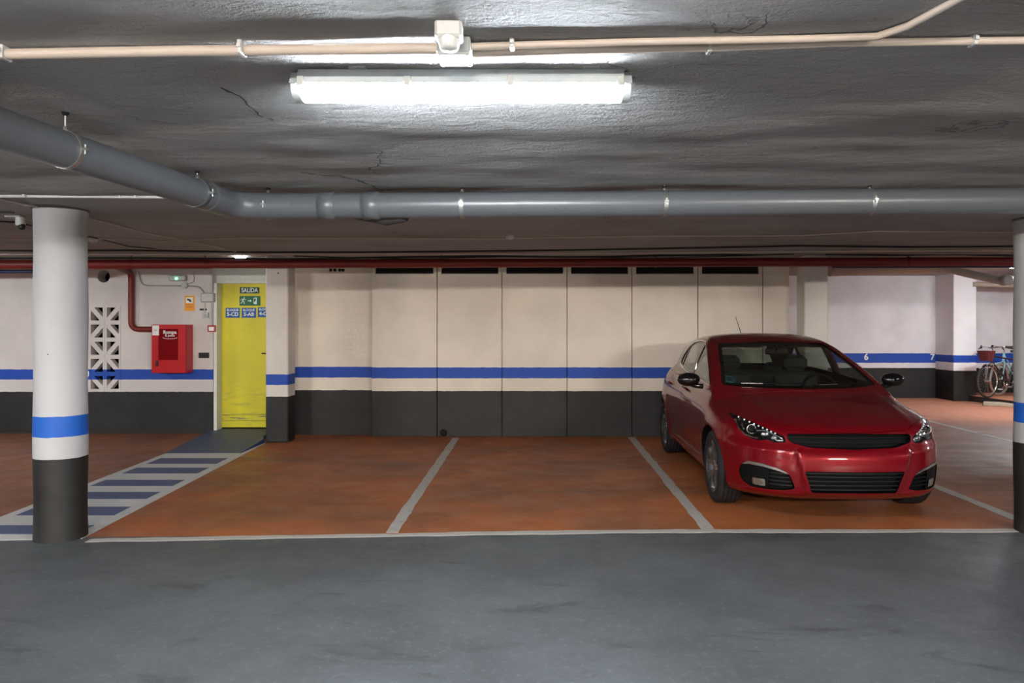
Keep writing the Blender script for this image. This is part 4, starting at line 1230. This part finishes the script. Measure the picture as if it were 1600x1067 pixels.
def pip(pts, poly):
    poly = np.array(poly); x, y = pts[:, 0], pts[:, 1]; ins = np.zeros(len(pts), bool); n = len(poly)
    for i in range(n):
        x0, y0 = poly[i]; x1, y1 = poly[(i + 1) % n]
        c = ((y0 > y) != (y1 > y)) & (x < (x1 - x0) * (y - y0) / (y1 - y0 + 1e-12) + x0)
        ins ^= c
    return ins
def densify(poly, step):
    out = []
    n = len(poly)
    for i in range(n):
        a = np.array(poly[i]); b = np.array(poly[(i + 1) % n]); k = max(1, int(np.ceil(np.linalg.norm(b - a) / step)))
        out += [tuple(a + (b - a) * j / k) for j in range(k)]
    keep = []
    for q in out:
        if not keep or math.hypot(q[0] - keep[-1][0], q[1] - keep[-1][1]) > .003: keep.append(q)
    while math.hypot(keep[0][0] - keep[-1][0], keep[0][1] - keep[-1][1]) < .003: keep.pop()
    return keep
def rnd(poly, r=.03, n=4):
    """round the corners of a closed outline"""
    out = []; m = len(poly)
    for i in range(m):
        p = np.array(poly[i]); a = np.array(poly[i - 1]); b = np.array(poly[(i + 1) % m])
        ra = min(r, np.linalg.norm(a - p) * .48); rb = min(r, np.linalg.norm(b - p) * .48)
        s = p + (a - p) / np.linalg.norm(a - p) * ra; e = p + (b - p) / np.linalg.norm(b - p) * rb
        for k in range(n + 1):
            u = k / n; out.append(tuple(s * (1 - u) ** 2 + p * 2 * u * (1 - u) + e * u * u))
    return out
def grow(poly, d):
    """outline moved outwards by d"""
    P = np.array(densify(poly, 9.0)); n = len(P); A = 0
    for i in range(n):
        A += P[i][0] * P[(i + 1) % n][1] - P[(i + 1) % n][0] * P[i][1]
    s = 1 if A > 0 else -1; out = []
    for i in range(n):
        e0 = P[i] - P[i - 1]; e1 = P[(i + 1) % n] - P[i]
        e0 = e0 / (np.linalg.norm(e0) + 1e-9); e1 = e1 / (np.linalg.norm(e1) + 1e-9)
        nn = np.array([e0[1] + e1[1], -e0[0] - e1[0]]) * s; L = np.linalg.norm(nn)
        nn = nn / (L + 1e-9) / max(.5, L / 2)
        out.append(tuple(P[i] + nn * d))
    return out
def project(P2, axis, sgn=1):
    P2 = np.array(P2); N = len(P2); o = np.zeros((N, 3)); d = np.zeros((N, 3))
    if axis == 'front': o[:, 0] = P2[:, 0]; o[:, 2] = P2[:, 1]; o[:, 1] = -.3; d[:, 1] = 1; L = 3.2
    if axis == 'back': o[:, 0] = P2[:, 0]; o[:, 2] = P2[:, 1]; o[:, 1] = 4.6; d[:, 1] = -1; L = 2.0
    if axis == 'side': o[:, 1] = P2[:, 0]; o[:, 2] = P2[:, 1]; o[:, 0] = sgn * 1.2; d[:, 0] = -sgn; L = 1.1
    if axis == 'top': o[:, 0] = P2[:, 0]; o[:, 1] = P2[:, 1]; o[:, 2] = 1.8; d[:, 2] = -1; L = 1.5
    P, miss = cast(o, d, L, G, 160)
    return P, d
def drape(name, poly, axis, off_o, off_i, mats, parent, sgn=1, holes=(), step=.03, along=False, link=True, shade=True):
    """closed plate that follows the body between two offsets; along=True offsets along the projection axis"""
    outl = densify(poly, step); rings = [outl] + [densify(h, step) for h in holes]
    pts = []; edges = []
    for r in rings:
        b = len(pts); pts += r; edges += [(b + i, b + (i + 1) % len(r)) for i in range(len(r))]
    A = np.array(outl); lo, hi = A.min(0), A.max(0)
    gx = np.arange(lo[0] + step * .5, hi[0], step); gy = np.arange(lo[1] + step * .5, hi[1], step)
    if len(gx) and len(gy):
        Q = np.array([(x, y) for x in gx for y in gy]); m = pip(Q, outl)
        for h in rings[1:]: m &= ~pip(Q, h)
        Q = Q[m]
        if len(Q):
            R = np.array(pts); dd = np.min(np.linalg.norm(Q[:, None] - R[None], axis=2), axis=1); Q = Q[dd > step * .45]
            pts += [tuple(q) for q in Q]
    v2, e2, f2, *_ = delaunay_2d_cdt([Vector(p) for p in pts], edges, [], 0, 1e-6)
    v2 = np.array([tuple(v) for v in v2]); tri = [tuple(f) for f in f2]
    cen = np.array([v2[list(f)].mean(0) for f in tri]); ok = pip(cen, outl)
    for h in rings[1:]: ok &= ~pip(cen, h)
    no = sum(len(r) for r in rings)
    def thin(t):
        if max(t) >= no: return False
        p, q, r = (v2[i] for i in t)
        return abs((q[0] - p[0]) * (r[1] - p[1]) - (q[1] - p[1]) * (r[0] - p[0])) < 1e-6
    tri = [t for t, k in zip(tri, ok) if k and not thin(t)]
    used = sorted({i for t in tri for i in t}); mp = {i: k for k, i in enumerate(used)}
    v2 = v2[used]; tri = [tuple(mp[i] for i in t) for t in tri]
    P, d = project(v2, axis, sgn)
    nrm = -d if along else gradG(P)
    if callable(off_o): off_o = off_o(v2)[:, None]
    if callable(off_i): off_i = off_i(v2)[:, None]
    top = P + nrm * off_o; bot = P + nrm * off_i
    cnt = {}
    for t in tri:
        for i in range(3):
            e = (t[i], t[(i + 1) % 3]); cnt[e] = cnt.get(e, 0) + 1
    n = len(v2); Fs = list(tri) + [tuple(n + i for i in t[::-1]) for t in tri]
    for (a, b) in cnt:
        if (b, a) not in cnt: Fs.append((b, a, n + a, n + b))
    o = raw(name, np.vstack([top, bot]), Fs, mats, parent, link=link); fix_normals(o.data)
    if shade and link: shape_normals(o)
    return o
def boolean(target, cutters):
    """subtract the cutters from the target one after another"""
    for c in cutters:
        if c.name not in COL.objects: COL.objects.link(c)
        m = target.modifiers.new('cut', 'BOOLEAN'); m.operation = 'DIFFERENCE'; m.solver = 'EXACT'; m.object = c
        if c.parent is not target.parent: c.parent = target.parent
    bpy.context.view_layer.update()
    dg = bpy.context.evaluated_depsgraph_get()
    me = bpy.data.meshes.new_from_object(target.evaluated_get(dg))
    target.modifiers.clear(); target.data = me
    for c in cutters: bpy.data.objects.remove(c)
def join_cutters(objs):
    vs = []; fs = []
    for o in objs:
        b = len(vs); vs += [tuple(v.co) for v in o.data.vertices]; fs += [tuple(i + b for i in p.vertices) for p in o.data.polygons]
        bpy.data.objects.remove(o)
    return raw('cutter', vs, fs, [], CAR)

# paints
def car_paint():
    m = NT('candy_red_paint')
    m.set(Base_Color=(0.165, 0.0012, 0.006, 1), Metallic=0.35, Roughness=0.34)
    m.b.inputs['Specular IOR Level'].default_value = 0.12
    m.b.inputs['Coat Weight'].default_value = 0.85; m.b.inputs['Coat Roughness'].default_value = 0.012; m.b.inputs['Coat IOR'].default_value = 1.45
    return m.m
PAINT = car_paint()
GLOSS_BLACK = plain('gloss_black', (14, 14, 15), .08, var=0)
MATT_BLACK = plain('matt_black_trim', (7, 7, 8), .6, spec=.15)
INT = plain('dark_cabin_fabric', (30, 31, 31), .8)
INT2 = plain('cabin_headliner', (96, 98, 92), .9)
CHR = plain('chrome_trim', (215, 210, 205), .15, metal=1.0)
SATIN = plain('satin_silver', (190, 180, 175), .3, metal=.9)
GLS = M['glass']

# outlines
W_SCREEN = rnd([(-.705, .985), (-.68, 1.06), (-.60, 1.245), (-.545, 1.352), (0, 1.372), (.545, 1.352), (.60, 1.245), (.68, 1.06), (.705, .985), (.40, .972), (0, .968), (-.40, .972)], .03)
S_FRONT = rnd([(1.40, .985), (1.63, 1.090), (1.87, 1.188), (2.13, 1.287), (2.30, 1.337), (2.27, 1.03)], .03)
S_REAR = rnd([(2.36, 1.035), (2.39, 1.347), (2.62, 1.362), (2.98, 1.345), (3.25, 1.29), (3.45, 1.19), (3.51, 1.115), (3.44, 1.088), (3.0, 1.066)], .035)
S_ALL = rnd([(1.35, .970), (1.60, 1.092), (1.85, 1.196), (2.11, 1.297), (2.34, 1.358), (2.62, 1.374), (3.0, 1.357), (3.28, 1.302), (3.48, 1.20), (3.56, 1.11), (3.46, 1.075), (3.0, 1.052), (2.3, 1.015)], .04)
R_SCREEN = rnd([(-.60, 1.06), (-.47, 1.30), (.47, 1.30), (.60, 1.06)], .05)
GRILLE = rnd([(-.475, .695), (0, .703), (.475, .695), (.465, .635), (.33, .600), (0, .588), (-.33, .600), (-.465, .635)], .03)
LOWER = rnd([(-.375, .428), (.375, .428), (.345, .350), (.318, .262), (-.318, .262), (-.345, .350)], .02)
FOG = rnd([(-.785, .375), (-.770, .435), (-.735, .468), (-.65, .463), (-.555, .440), (-.495, .415), (-.462, .375), (-.425, .285), (-.49, .268), (-.61, .262), (-.71, .262), (-.765, .300)], .02)
LAMP = rnd([(-.790, .800), (-.755, .792), (-.66, .752), (-.565, .706), (-.487, .672), (-.482, .632), (-.556, .622), (-.61, .642), (-.655, .628), (-.715, .640), (-.755, .676), (-.782, .735)], .014)
mir = lambda P: [(-x, y) for x, y in P][::-1]
HOOD = rnd([(-.46, .158), (-.25, .116), (0, .102), (.25, .116), (.46, .158), (.585, .285), (.70, .46), (.748, .60), (.752, .85), (.742, 1.0), (.60, 1.02), (.3, .99), (0, .975), (-.3, .99), (-.60, 1.02), (-.742, 1.0), (-.752, .85), (-.748, .60), (-.70, .46), (-.585, .285)], .04)
D_FRONT = rnd([(1.27, .30), (1.27, .925), (1.33, .962), (1.60, 1.108), (1.85, 1.213), (2.11, 1.314), (2.33, 1.375), (2.31, .9), (2.32, .30)], .03)
D_REAR = rnd([(2.335, .30), (2.325, .9), (2.345, 1.377), (2.64, 1.388), (3.0, 1.372), (3.25, 1.318), (3.30, 1.05), (3.22, .78), (3.05, .66), (3.02, .30)], .04)

# cutters
arch = MB()
for tw in (AX_F, AX_R):
    for s in (-1, 1): arch.lathe([(.0001, s * .60), (.352, s * .60), (.352, s * 1.05), (.0001, s * 1.05)], (0, tw, WZ), 'X', 56, False)
def weld(o):
    import bmesh
    bm = bmesh.new(); bm.from_mesh(o.data); bmesh.ops.remove_doubles(bm, verts=bm.verts, dist=.0004); bmesh.ops.recalc_face_normals(bm, faces=bm.faces); bm.to_mesh(o.data); bm.free()
archo = arch.build('cutter', [], CAR); weld(archo)
recess = [drape('cutter', GRILLE, 'front', .15, -.07, [], CAR, along=True, shade=False),
          drape('cutter', LOWER, 'front', .15, -.08, [], CAR, along=True, shade=False)]
for s in (-1, 1):
    recess.append(drape('cutter', FOG if s < 0 else mir(FOG), 'front', .15, -.055, [], CAR, along=True, shade=False))
    recess.append(drape('cutter', LAMP if s < 0 else mir(LAMP), 'front', .15, -.07, [], CAR, along=True, shade=False))
rec = join_cutters(recess)
wins = [drape('cutter', W_SCREEN, 'front', .1, -.20, [], CAR, along=True, shade=False), drape('cutter', R_SCREEN, 'back', .1, -.2, [], CAR, along=True, shade=False)]
for s in (-1, 1):
    wins.append(drape('cutter', S_FRONT, 'side', .1, -.12, [], CAR, sgn=s, along=True, shade=False))
    wins.append(drape('cutter', S_REAR, 'side', .1, -.12, [], CAR, sgn=s, along=True, shade=False))
win = join_cutters(wins)
seam = [drape('cutter', grow(HOOD, .003), 'top', .04, -.016, [], CAR, along=True, shade=False)]
for s in (-1, 1):
    seam.append(drape('cutter', grow(D_FRONT, .003), 'side', .04, -.016, [], CAR, sgn=s, along=True, shade=False))
sm = join_cutters(seam)
seam2 = join_cutters([drape('cutter', grow(D_REAR, .003), 'side', .04, -.016, [], CAR, sgn=s, along=True, shade=False) for s in (-1, 1)])
body.data.materials.append(PAINT)
boolean(body, [inner, archo, rec, sm, seam2, win])
fcs = body.data.polygons
# faces that are not on the outer skin are dark
P = np.array([tuple(p.center) for p in fcs]); Nn = np.array([tuple(p.normal) for p in fcs])
gg = G(P[:, 0], P[:, 1], P[:, 2]); dot = np.sum(gradG(P) * Nn, axis=1)
body.data.materials.append(MATT_BLACK); body.data.materials.append(INT2)
if len(body.data.materials) > 3: pass
mi = np.where((gg > -.010) & (dot > .2), 0, 1); mi = np.where((gg < -.03) & (P[:, 2] > 1.2), 2, mi)
under = (P[:, 2] < .20) & (Nn[:, 2] < -.8); mi = np.where(under, 1, mi)
body.data.polygons.foreach_set('material_index', mi.astype(int).tolist())
shape_normals(body)
body.name = 'body'
# panels
drape('hood', HOOD, 'top', .0, -.012, PAINT, CAR, step=.028)
for s in (-1, 1):
    d1_ = drape('door', D_FRONT, 'side', .0, -.012, PAINT, CAR, sgn=s, holes=[S_FRONT], step=.028)
    d2_ = drape('door', D_REAR, 'side', .0, -.012, PAINT, CAR, sgn=s, holes=[rnd([(2.36, 1.035), (2.39, 1.347), (2.62, 1.362), (2.98, 1.345), (3.21, 1.298), (3.235, 1.08), (3.0, 1.066)], .03)], step=.028)
    drape('window_glass', grow(S_FRONT, .004), 'side', -.005, -.009, GLS, d1_, sgn=s, step=.05)
    drape('window_glass', grow(S_REAR, .004), 'side', -.005, -.009, GLS, d2_, sgn=s, step=.05)
    # black frames between and around the glass
    drape('pillar_cover', rnd([(2.265, 1.025), (2.295, 1.345), (2.395, 1.352), (2.365, 1.03)], .01), 'side', .0025, -.004, GLOSS_BLACK, d1_, sgn=s)
    drape('quarter_bar', rnd([(3.215, 1.085), (3.205, 1.300), (3.235, 1.294), (3.25, 1.085)], .006), 'side', .0025, -.006, GLOSS_BLACK, d2_, sgn=s)
    ring, _ = project(densify(S_ALL, .03), 'side', s); nn_ = gradG(ring)
    b = MB(); b.tube([tuple(p) for p in np.vstack([ring + nn_ * .001, (ring + nn_ * .001)[:1]])], .0075, 8, caps=False); b.build('window_trim', CHR, CAR)
    # handles
    for tt, par in ((2.20, d1_), (3.12, d2_)):
        q, _ = project([(tt - .11, .868 + .0), (tt, .872), (tt + .09, .876)], 'side', s); nq = gradG(q)
        b = MB(); b.tube([tuple(q[0] + nq[0] * .004), tuple(q[0] + nq[0] * .026 + np.array([0, .02, 0])), tuple(q[1] + nq[1] * .030), tuple(q[2] + nq[2] * .026), tuple(q[2] + nq[2] * .004 + np.array([0, .015, 0]))], .011, 10); b.build('door_handle', PAINT, par)
drape('windshield', grow(W_SCREEN, .004), 'front', -.004, -.009, GLS, CAR, step=.05)
drape('windshield_border', W_SCREEN, 'front', -.010, -.012, MATT_BLACK, CAR, holes=[grow(W_SCREEN, -.030)], step=.03)
drape('rear_window', grow(R_SCREEN, .004), 'back', -.004, -.008, GLS, CAR, step=.06)
# resident badge in the windshield corner
teal = plain('teal_sticker', (30, 110, 120), .5)
b = MB()
cs = [(-.620 + .046 * math.cos(2 * math.pi * k / 28), 1.045 + .030 * math.sin(2 * math.pi * k / 28)) for k in range(28)]
stk = drape('permit_sticker', cs, 'front', -.0125, -.0135, teal, CAR, step=.03)
cs2 = [(-.620 + .035 * math.cos(2 * math.pi * k / 24), 1.045 + .020 * math.sin(2 * math.pi * k / 24)) for k in range(24)]
drape('sticker_centre', cs2, 'front', -.0115, -.0122, plain('dark_teal', (14, 52, 60), .5), stk, step=.03)
# cowl and wipers
def on_front(x, z, off): 
    p, _ = project([(x, z)], 'front'); return Vector(p[0] + gradG(p)[0] * off)
for (xa, za, xb, zb, m_) in ((-.60, .990, -.02, 1.002, MATT_BLACK), (.05, .984, .62, .996, MATT_BLACK)):
    k = 10; pts = [on_front(xa + (xb - xa) * i / k, za + (zb - za) * i / k, .014) for i in range(k + 1)]
    b = MB(); b.tube(pts, .008, 6); w_ = b.build('wiper', m_, CAR)
    b = MB(); b.tube([p + Vector((0, -.004, .003)) for p in pts[1:5]], .007, 6); b.build('wiper_blade_edge', CHR, w_)
# mirrors
for s in (-1, 1):
    t_ = empty('side_mirror', (s * .86, 1.50, .955), 0, CAR)
    b = MB(); b.ball((s * .105, 0, .065), .1, 12, (1.08, .72, .66)); mm = b.build('mirror_shell', GLOSS_BLACK, t_)
    b = MB(); b.box((s * .105, .052, .065), (.17, .03, .105), bev=.02); b.build('mirror_glass', CHR, t_)
    b = MB(); b.tube([(-s * .03, 0, .0), (s * .05, 0, .005), (s * .09, 0, .03)], [.026, .022, .03], 10); b.build('mirror_arm', GLOSS_BLACK, t_)
# grille
gm = GRILLE
def slats(outline, zs, half, off, r, par, mat, bow=True):
    out = np.array(outline)
    for z in zs:
        xs = []
        n = len(out)
        for i in range(n):
            a, c = out[i], out[(i + 1) % n]
            if (a[1] - z) * (c[1] - z) < 0: xs.append(a[0] + (c[0] - a[0]) * (z - a[1]) / (c[1] - a[1]))
        if len(xs) < 2: continue
        x0, x1 = min(xs), max(xs); k = 16
        q, _ = project([(x0 + (x1 - x0) * i / k, z) for i in range(k + 1)], 'front')
        b = MB(); q[:, 1] += off
        for i in range(k):
            pass
        top = [tuple(p + np.array([0, 0, r])) for p in q]; bo = [tuple(p + np.array([0, 0, -r])) for p in q]; tb = [tuple(p + np.array([0, .03, r * .4])) for p in q]; bb_ = [tuple(p + np.array([0, .03, -r * .4])) for p in q]
        m = k + 1; vs = top + bo + tb + bb_; fs = []
        for i in range(k):
            fs += [(i, i + 1, m + i + 1, m + i), (i, 2 * m + i, 2 * m + i + 1, i + 1), (m + i, m + i + 1, 3 * m + i + 1, 3 * m + i), (2 * m + i, 3 * m + i, 3 * m + i + 1, 2 * m + i + 1)]
        b.add(vs, fs); b.build('slat', mat, par)
TRIM = plain('dark_slat_plastic', (12, 12, 13), .4, spec=.25)
t_ = empty('grille', (0, 0, 0), 0, CAR); slats(GRILLE, (.632, .667), 0, .034, .005, t_, MATT_BLACK)
drape('grille_back', grow(GRILLE, -.004), 'front', -.064, -.068, MATT_BLACK, t_, along=True)
t_ = empty('lower_grille', (0, 0, 0), 0, CAR); slats(LOWER, (.285, .318, .351, .384, .412), 0, .018, .005, t_, TRIM)
drape('grille_back', grow(LOWER, -.004), 'front', -.074, -.078, MATT_BLACK, t_, along=True)
q, _ = project(densify(GRILLE, .03), 'front')
for s in (-1, 1):
    Fo = FOG if s < 0 else mir(FOG)
    t_ = empty('fog_insert', (0, 0, 0), 0, CAR)
    inner_part = rnd([(s * x, z) for x, z in ((.44, .29), (.60, .29), (.60, .43), (.56, .43), (.50, .405), (.468, .37))], .01)
    slats(inner_part, (.305, .335, .365, .395), 0, .016, .005, t_, TRIM)
    outer = rnd([(s * x, z) for x, z in ((.60, .262), (.71, .262), (.765, .30), (.785, .375), (.77, .435), (.735, .466), (.60, .45))], .02)
    drape('insert_panel', grow(outer if s > 0 else outer, -.003), 'front', -.014, -.022, MATT_BLACK, t_, along=True)
    strip_ = rnd([(s * x, z) for x, z in ((.768, .430), (.735, .464), (.65, .459), (.555, .436), (.498, .412), (.48, .395), (.55, .417), (.65, .438), (.73, .442))], .006)
    drape('silver_strip', strip_, 'front', .004, -.016, SATIN, t_, step=.02, along=True)
    fog = rnd([(s * x, z) for x, z in ((.625, .285), (.70, .285), (.705, .338), (.63, .338))], .008)
    drape('fog_lamp_bezel', grow(fog, .006), 'front', -.006, -.016, GLOSS_BLACK, t_, step=.02, along=True)
    drape('fog_lamp', fog, 'front', -.001, -.008, plain('fog_lamp_glass_%d' % (s + 2), (160, 158, 150), .1, metal=.8, var=.7, vs=90), t_, step=.012, along=True)
    # headlight
    La = LAMP if s < 0 else mir(LAMP)
    h_ = empty('headlight', (0, 0, 0), 0, CAR)
    drape('lamp_back', grow(La, -.002), 'front', -.055, -.062, GLOSS_BLACK, h_, along=True)
    drape('lamp_cover', grow(La, .002), 'front', .000, -.003, M['lens'], h_, step=.02)
    led = plain('led_bead_%d' % (s + 2), (235, 235, 240), .2)
    k = 9
    for i in range(k):
        u = i / (k - 1); x = -.742 + (.742 - .545) * u; z = .778 - (.778 - .690) * u
        p, _ = project([(s * abs(x), z)], 'front')
        b = MB(); b.ball((p[0][0], p[0][1] + .012, p[0][2]), .0075, 6); b.build('led', led, h_)
    def pr(x, z, off): 
        p, _ = project([(s * x, z)], 'front'); return Vector((p[0][0], p[0][1] + off, p[0][2]))
    b = MB(); c_ = pr(.690, .705, .030)
    b.lathe([(.030, -.004), (.036, -.010), (.040, -.004), (.036, .004)], c_, 'Y', 28); b.build('projector_ring', CHR, h_)
    b = MB(); b.ball((c_.x, c_.y + .01, c_.z), .030, 10, (1, .6, 1)); b.build('projector_lens', plain('projector_lens_%d' % (s + 2), (24, 26, 30), .03), h_)
    b = MB(); c2 = pr(.60, .675, .035); b.ball(c2, .034, 10, (1.25, .45, .75)); c3 = pr(.548, .652, .028); b.ball(c3, .026, 10, (1.1, .45, .9)); b.build('reflector', CHR, h_)
    b = MB(); b.tube([pr(.775, .76, .012), pr(.765, .70, .014), pr(.735, .660, .012), pr(.70, .648, .012), pr(.655, .642, .012)], .008, 8)
    b.tube([pr(.66, .70, .02), pr(.60, .705, .02), pr(.55, .68, .015), pr(.50, .655, .01), pr(.50, .640, .01), pr(.54, .638, .012), pr(.56, .655, .015)], .008, 8)
    b.tube([pr(.75, .73, .025), pr(.735, .69, .025), pr(.74, .74, .025)], .007, 6)
    b.build('chrome_strip', CHR, h_)
    # tail lamp
    tl = rnd([(s * x, z) for x, z in ((.50, .90), (.80, .92), (.80, 1.0), (.52, 1.0))], .02)
    drape('tail_lamp', tl, 'back', .003, -.01, M['red_box_dark'], CAR)
# arch lips
# wheels
def wheel_at(x, tw, s):
    w = empty('wheel', (x, tw, WZ), 0, CAR)
    R = .316; hw = .105
    b = MB()
    prof = [(.222, hw - .018), (.228, hw - .004), (.262, hw + .006), (.292, hw - .002), (.308, hw - .018), (R, hw - .036)]
    gro = []
    for q in (-.055, -.018, .018, .055):
        gro += [(R, -(q - .004)), (R - .007, -(q - .004)), (R - .007, -(q + .004)), (R, -(q + .004))]
    full = prof + gro + [(r, -h) for r, h in prof[::-1]]
    b.lathe([(r, h * s) for r, h in full], (0, 0, 0), 'X', 72); b.build('tyre', plain_rubber, w)
    b = MB(); b.lathe([(r, h * s) for r, h in [(.226, hw - .006), (.222, hw - .016), (.205, hw - .022), (.200, .0), (.205, -hw + .02), (.224, -hw + .01)]], (0, 0, 0), 'X', 56); b.build('rim', alloy_dark, w)
    sp = MB()
    for k in range(5):
        for e in (-1, 1):
            a0 = 2 * math.pi * k / 5 + .3
            def pol(r, a, h): return (h * s, r * math.cos(a), r * math.sin(a))
            d0, d1q = a0 + e * .10, a0 + e * .25
            vs = []
            for (r, a, wd, hh) in ((.045, d0, .30, hw - .028), (.12, a0 + e * .13, .11, hw - .016), (.215, d1q, .055, hw - .012)):
                vs += [pol(r, a - wd, hh), pol(r, a + wd, hh), pol(r, a + wd * .8, hh - .03), pol(r, a - wd * .8, hh - .03)]
            fs = []
            for j in (0, 4):
                fs += [(j + q, j + (q + 1) % 4, j + 4 + (q + 1) % 4, j + 4 + q) for q in range(4)]
            fs += [(0, 1, 2, 3), (8, 9, 10, 11)]
            sp2 = MB(); sp2.add(vs, fs); sp2.build('spoke', alloy, w)
    b = MB(); b.lathe([(.001, (hw - .018) * s), (.028, (hw - .018) * s), (.05, (hw - .026) * s), (.052, (hw - .05) * s)], (0, 0, 0), 'X', 28); b.build('hub_cap', alloy, w)
    b = MB(); b.lathe([(.001, (hw - .085) * s), (.15, (hw - .085) * s), (.15, (hw - .095) * s)], (0, 0, 0), 'X', 36); b.build('brake_disc', SATIN, w)
plain_rubber = plain('car_tyre_rubber', (30, 30, 31), .75, spec=.3, bump=.2)
alloy = plain('diamond_cut_alloy', (170, 168, 164), .25, metal=.9)
alloy_dark = plain('dark_alloy', (70, 70, 70), .4, metal=.7)
for tw in (AX_F, AX_R):
    for s in (-1, 1): wheel_at(s * .782, tw, s)
for tw in (AX_F, AX_R):
    for s in (-1, 1):
        b = MB(); b.lathe([(.349, s * .60), (.349, s * .86)], (0, tw, WZ), 'X', 40, a0=-.3, a1=math.pi + .3); b.build('wheel_arch_liner', MATT_BLACK, CAR)
# cabin
b = MB(); b.prism([(1.12, .86), (1.30, .93), (1.50, .955), (1.62, .93), (1.66, .80), (1.60, .55), (1.16, .50)], -.66, .66, 'YZ'); b.build('dashboard', INT, CAR)
for s in (-1, 1):
    st = empty('front_seat', (s * .36, 2.05, .32), 0, CAR)
    b = MB(); b.box((0, 0, .08), (.50, .50, .18), bev=.05); b.build('cushion', INT, st)
    b = MB(); b.box((0, .30, .42), (.48, .14, .62), M=Matrix.Rotation(-.22, 3, 'X'), bev=.05); b.build('seat_back', INT, st)
    b = MB(); b.box((0, .40, .815), (.25, .10, .17), M=Matrix.Rotation(-.15, 3, 'X'), bev=.045); b.tube([(-.05, .39, .68), (-.05, .40, .8)], .007, 6); b.tube([(.05, .39, .68), (.05, .40, .8)], .007, 6); b.build('headrest', INT, st)
st = empty('rear_bench', (0, 3.02, .34), 0, CAR)
b = MB(); b.box((0, 0, .08), (1.20, .46, .18), bev=.05); b.build('cushion', INT, st)
b = MB(); b.box((0, .24, .40), (1.20, .14, .56), M=Matrix.Rotation(-.25, 3, 'X'), bev=.05); b.build('seat_back', INT, st)
for x in (-.40, .40):
    b = MB(); b.box((x, .32, .70), (.24, .08, .13), bev=.035); b.build('headrest', INT, st)
b = MB(); b.lathe([(.165 + .014 * math.cos(a_), .014 * math.sin(a_)) for a_ in [2 * math.pi * k / 8 for k in range(9)]], (0, 0, 0), 'Y', 32)
b.box((0, 0, 0), (.30, .02, .035)); b.lathe([(.001, -.02), (.06, -.02), (.06, .02), (.001, .02)], (0, 0, 0), 'Y', 20)
o = b.build('steering_wheel', MATT_BLACK, CAR); o.location = (.36, 1.72, .90); o.rotation_euler = (-.35, 0, 0)
b = MB(); b.box((0, 1.93, 1.275), (.23, .03, .065), bev=.012); b.tube([(0, 1.93, 1.30), (0, 1.92, 1.355)], .012, 8); b.build('interior_mirror', GLOSS_BLACK, CAR)
for s in (-1, 1):
    b = MB(); b.box((s * .30, 2.17, 1.335), (.40, .14, .02), M=Matrix.Rotation(.25, 3, 'X'), bev=.006); v_ = b.build('sun_visor', INT2, CAR)
    b = MB(); b.box((s * .33, 2.105, 1.318), (.10, .004, .022)); b.build('visor_label', plain('visor_label_%d' % (s + 2), (190, 190, 186), .6), v_)
# aerial
p, _ = project([(0, 3.30)], 'top'); p = Vector(p[0])
b = MB(); b.lathe([(.020, -.004), (.016, .012), (.006, .022)], p, 'Z', 16); o = b.build('aerial_base', MATT_BLACK, CAR)
b = MB(); b.tube([p + Vector((0, 0, .01)), p + Vector((-.03, .16, .225))], [.005, .0025], 8); b.build('aerial', MATT_BLACK, CAR)
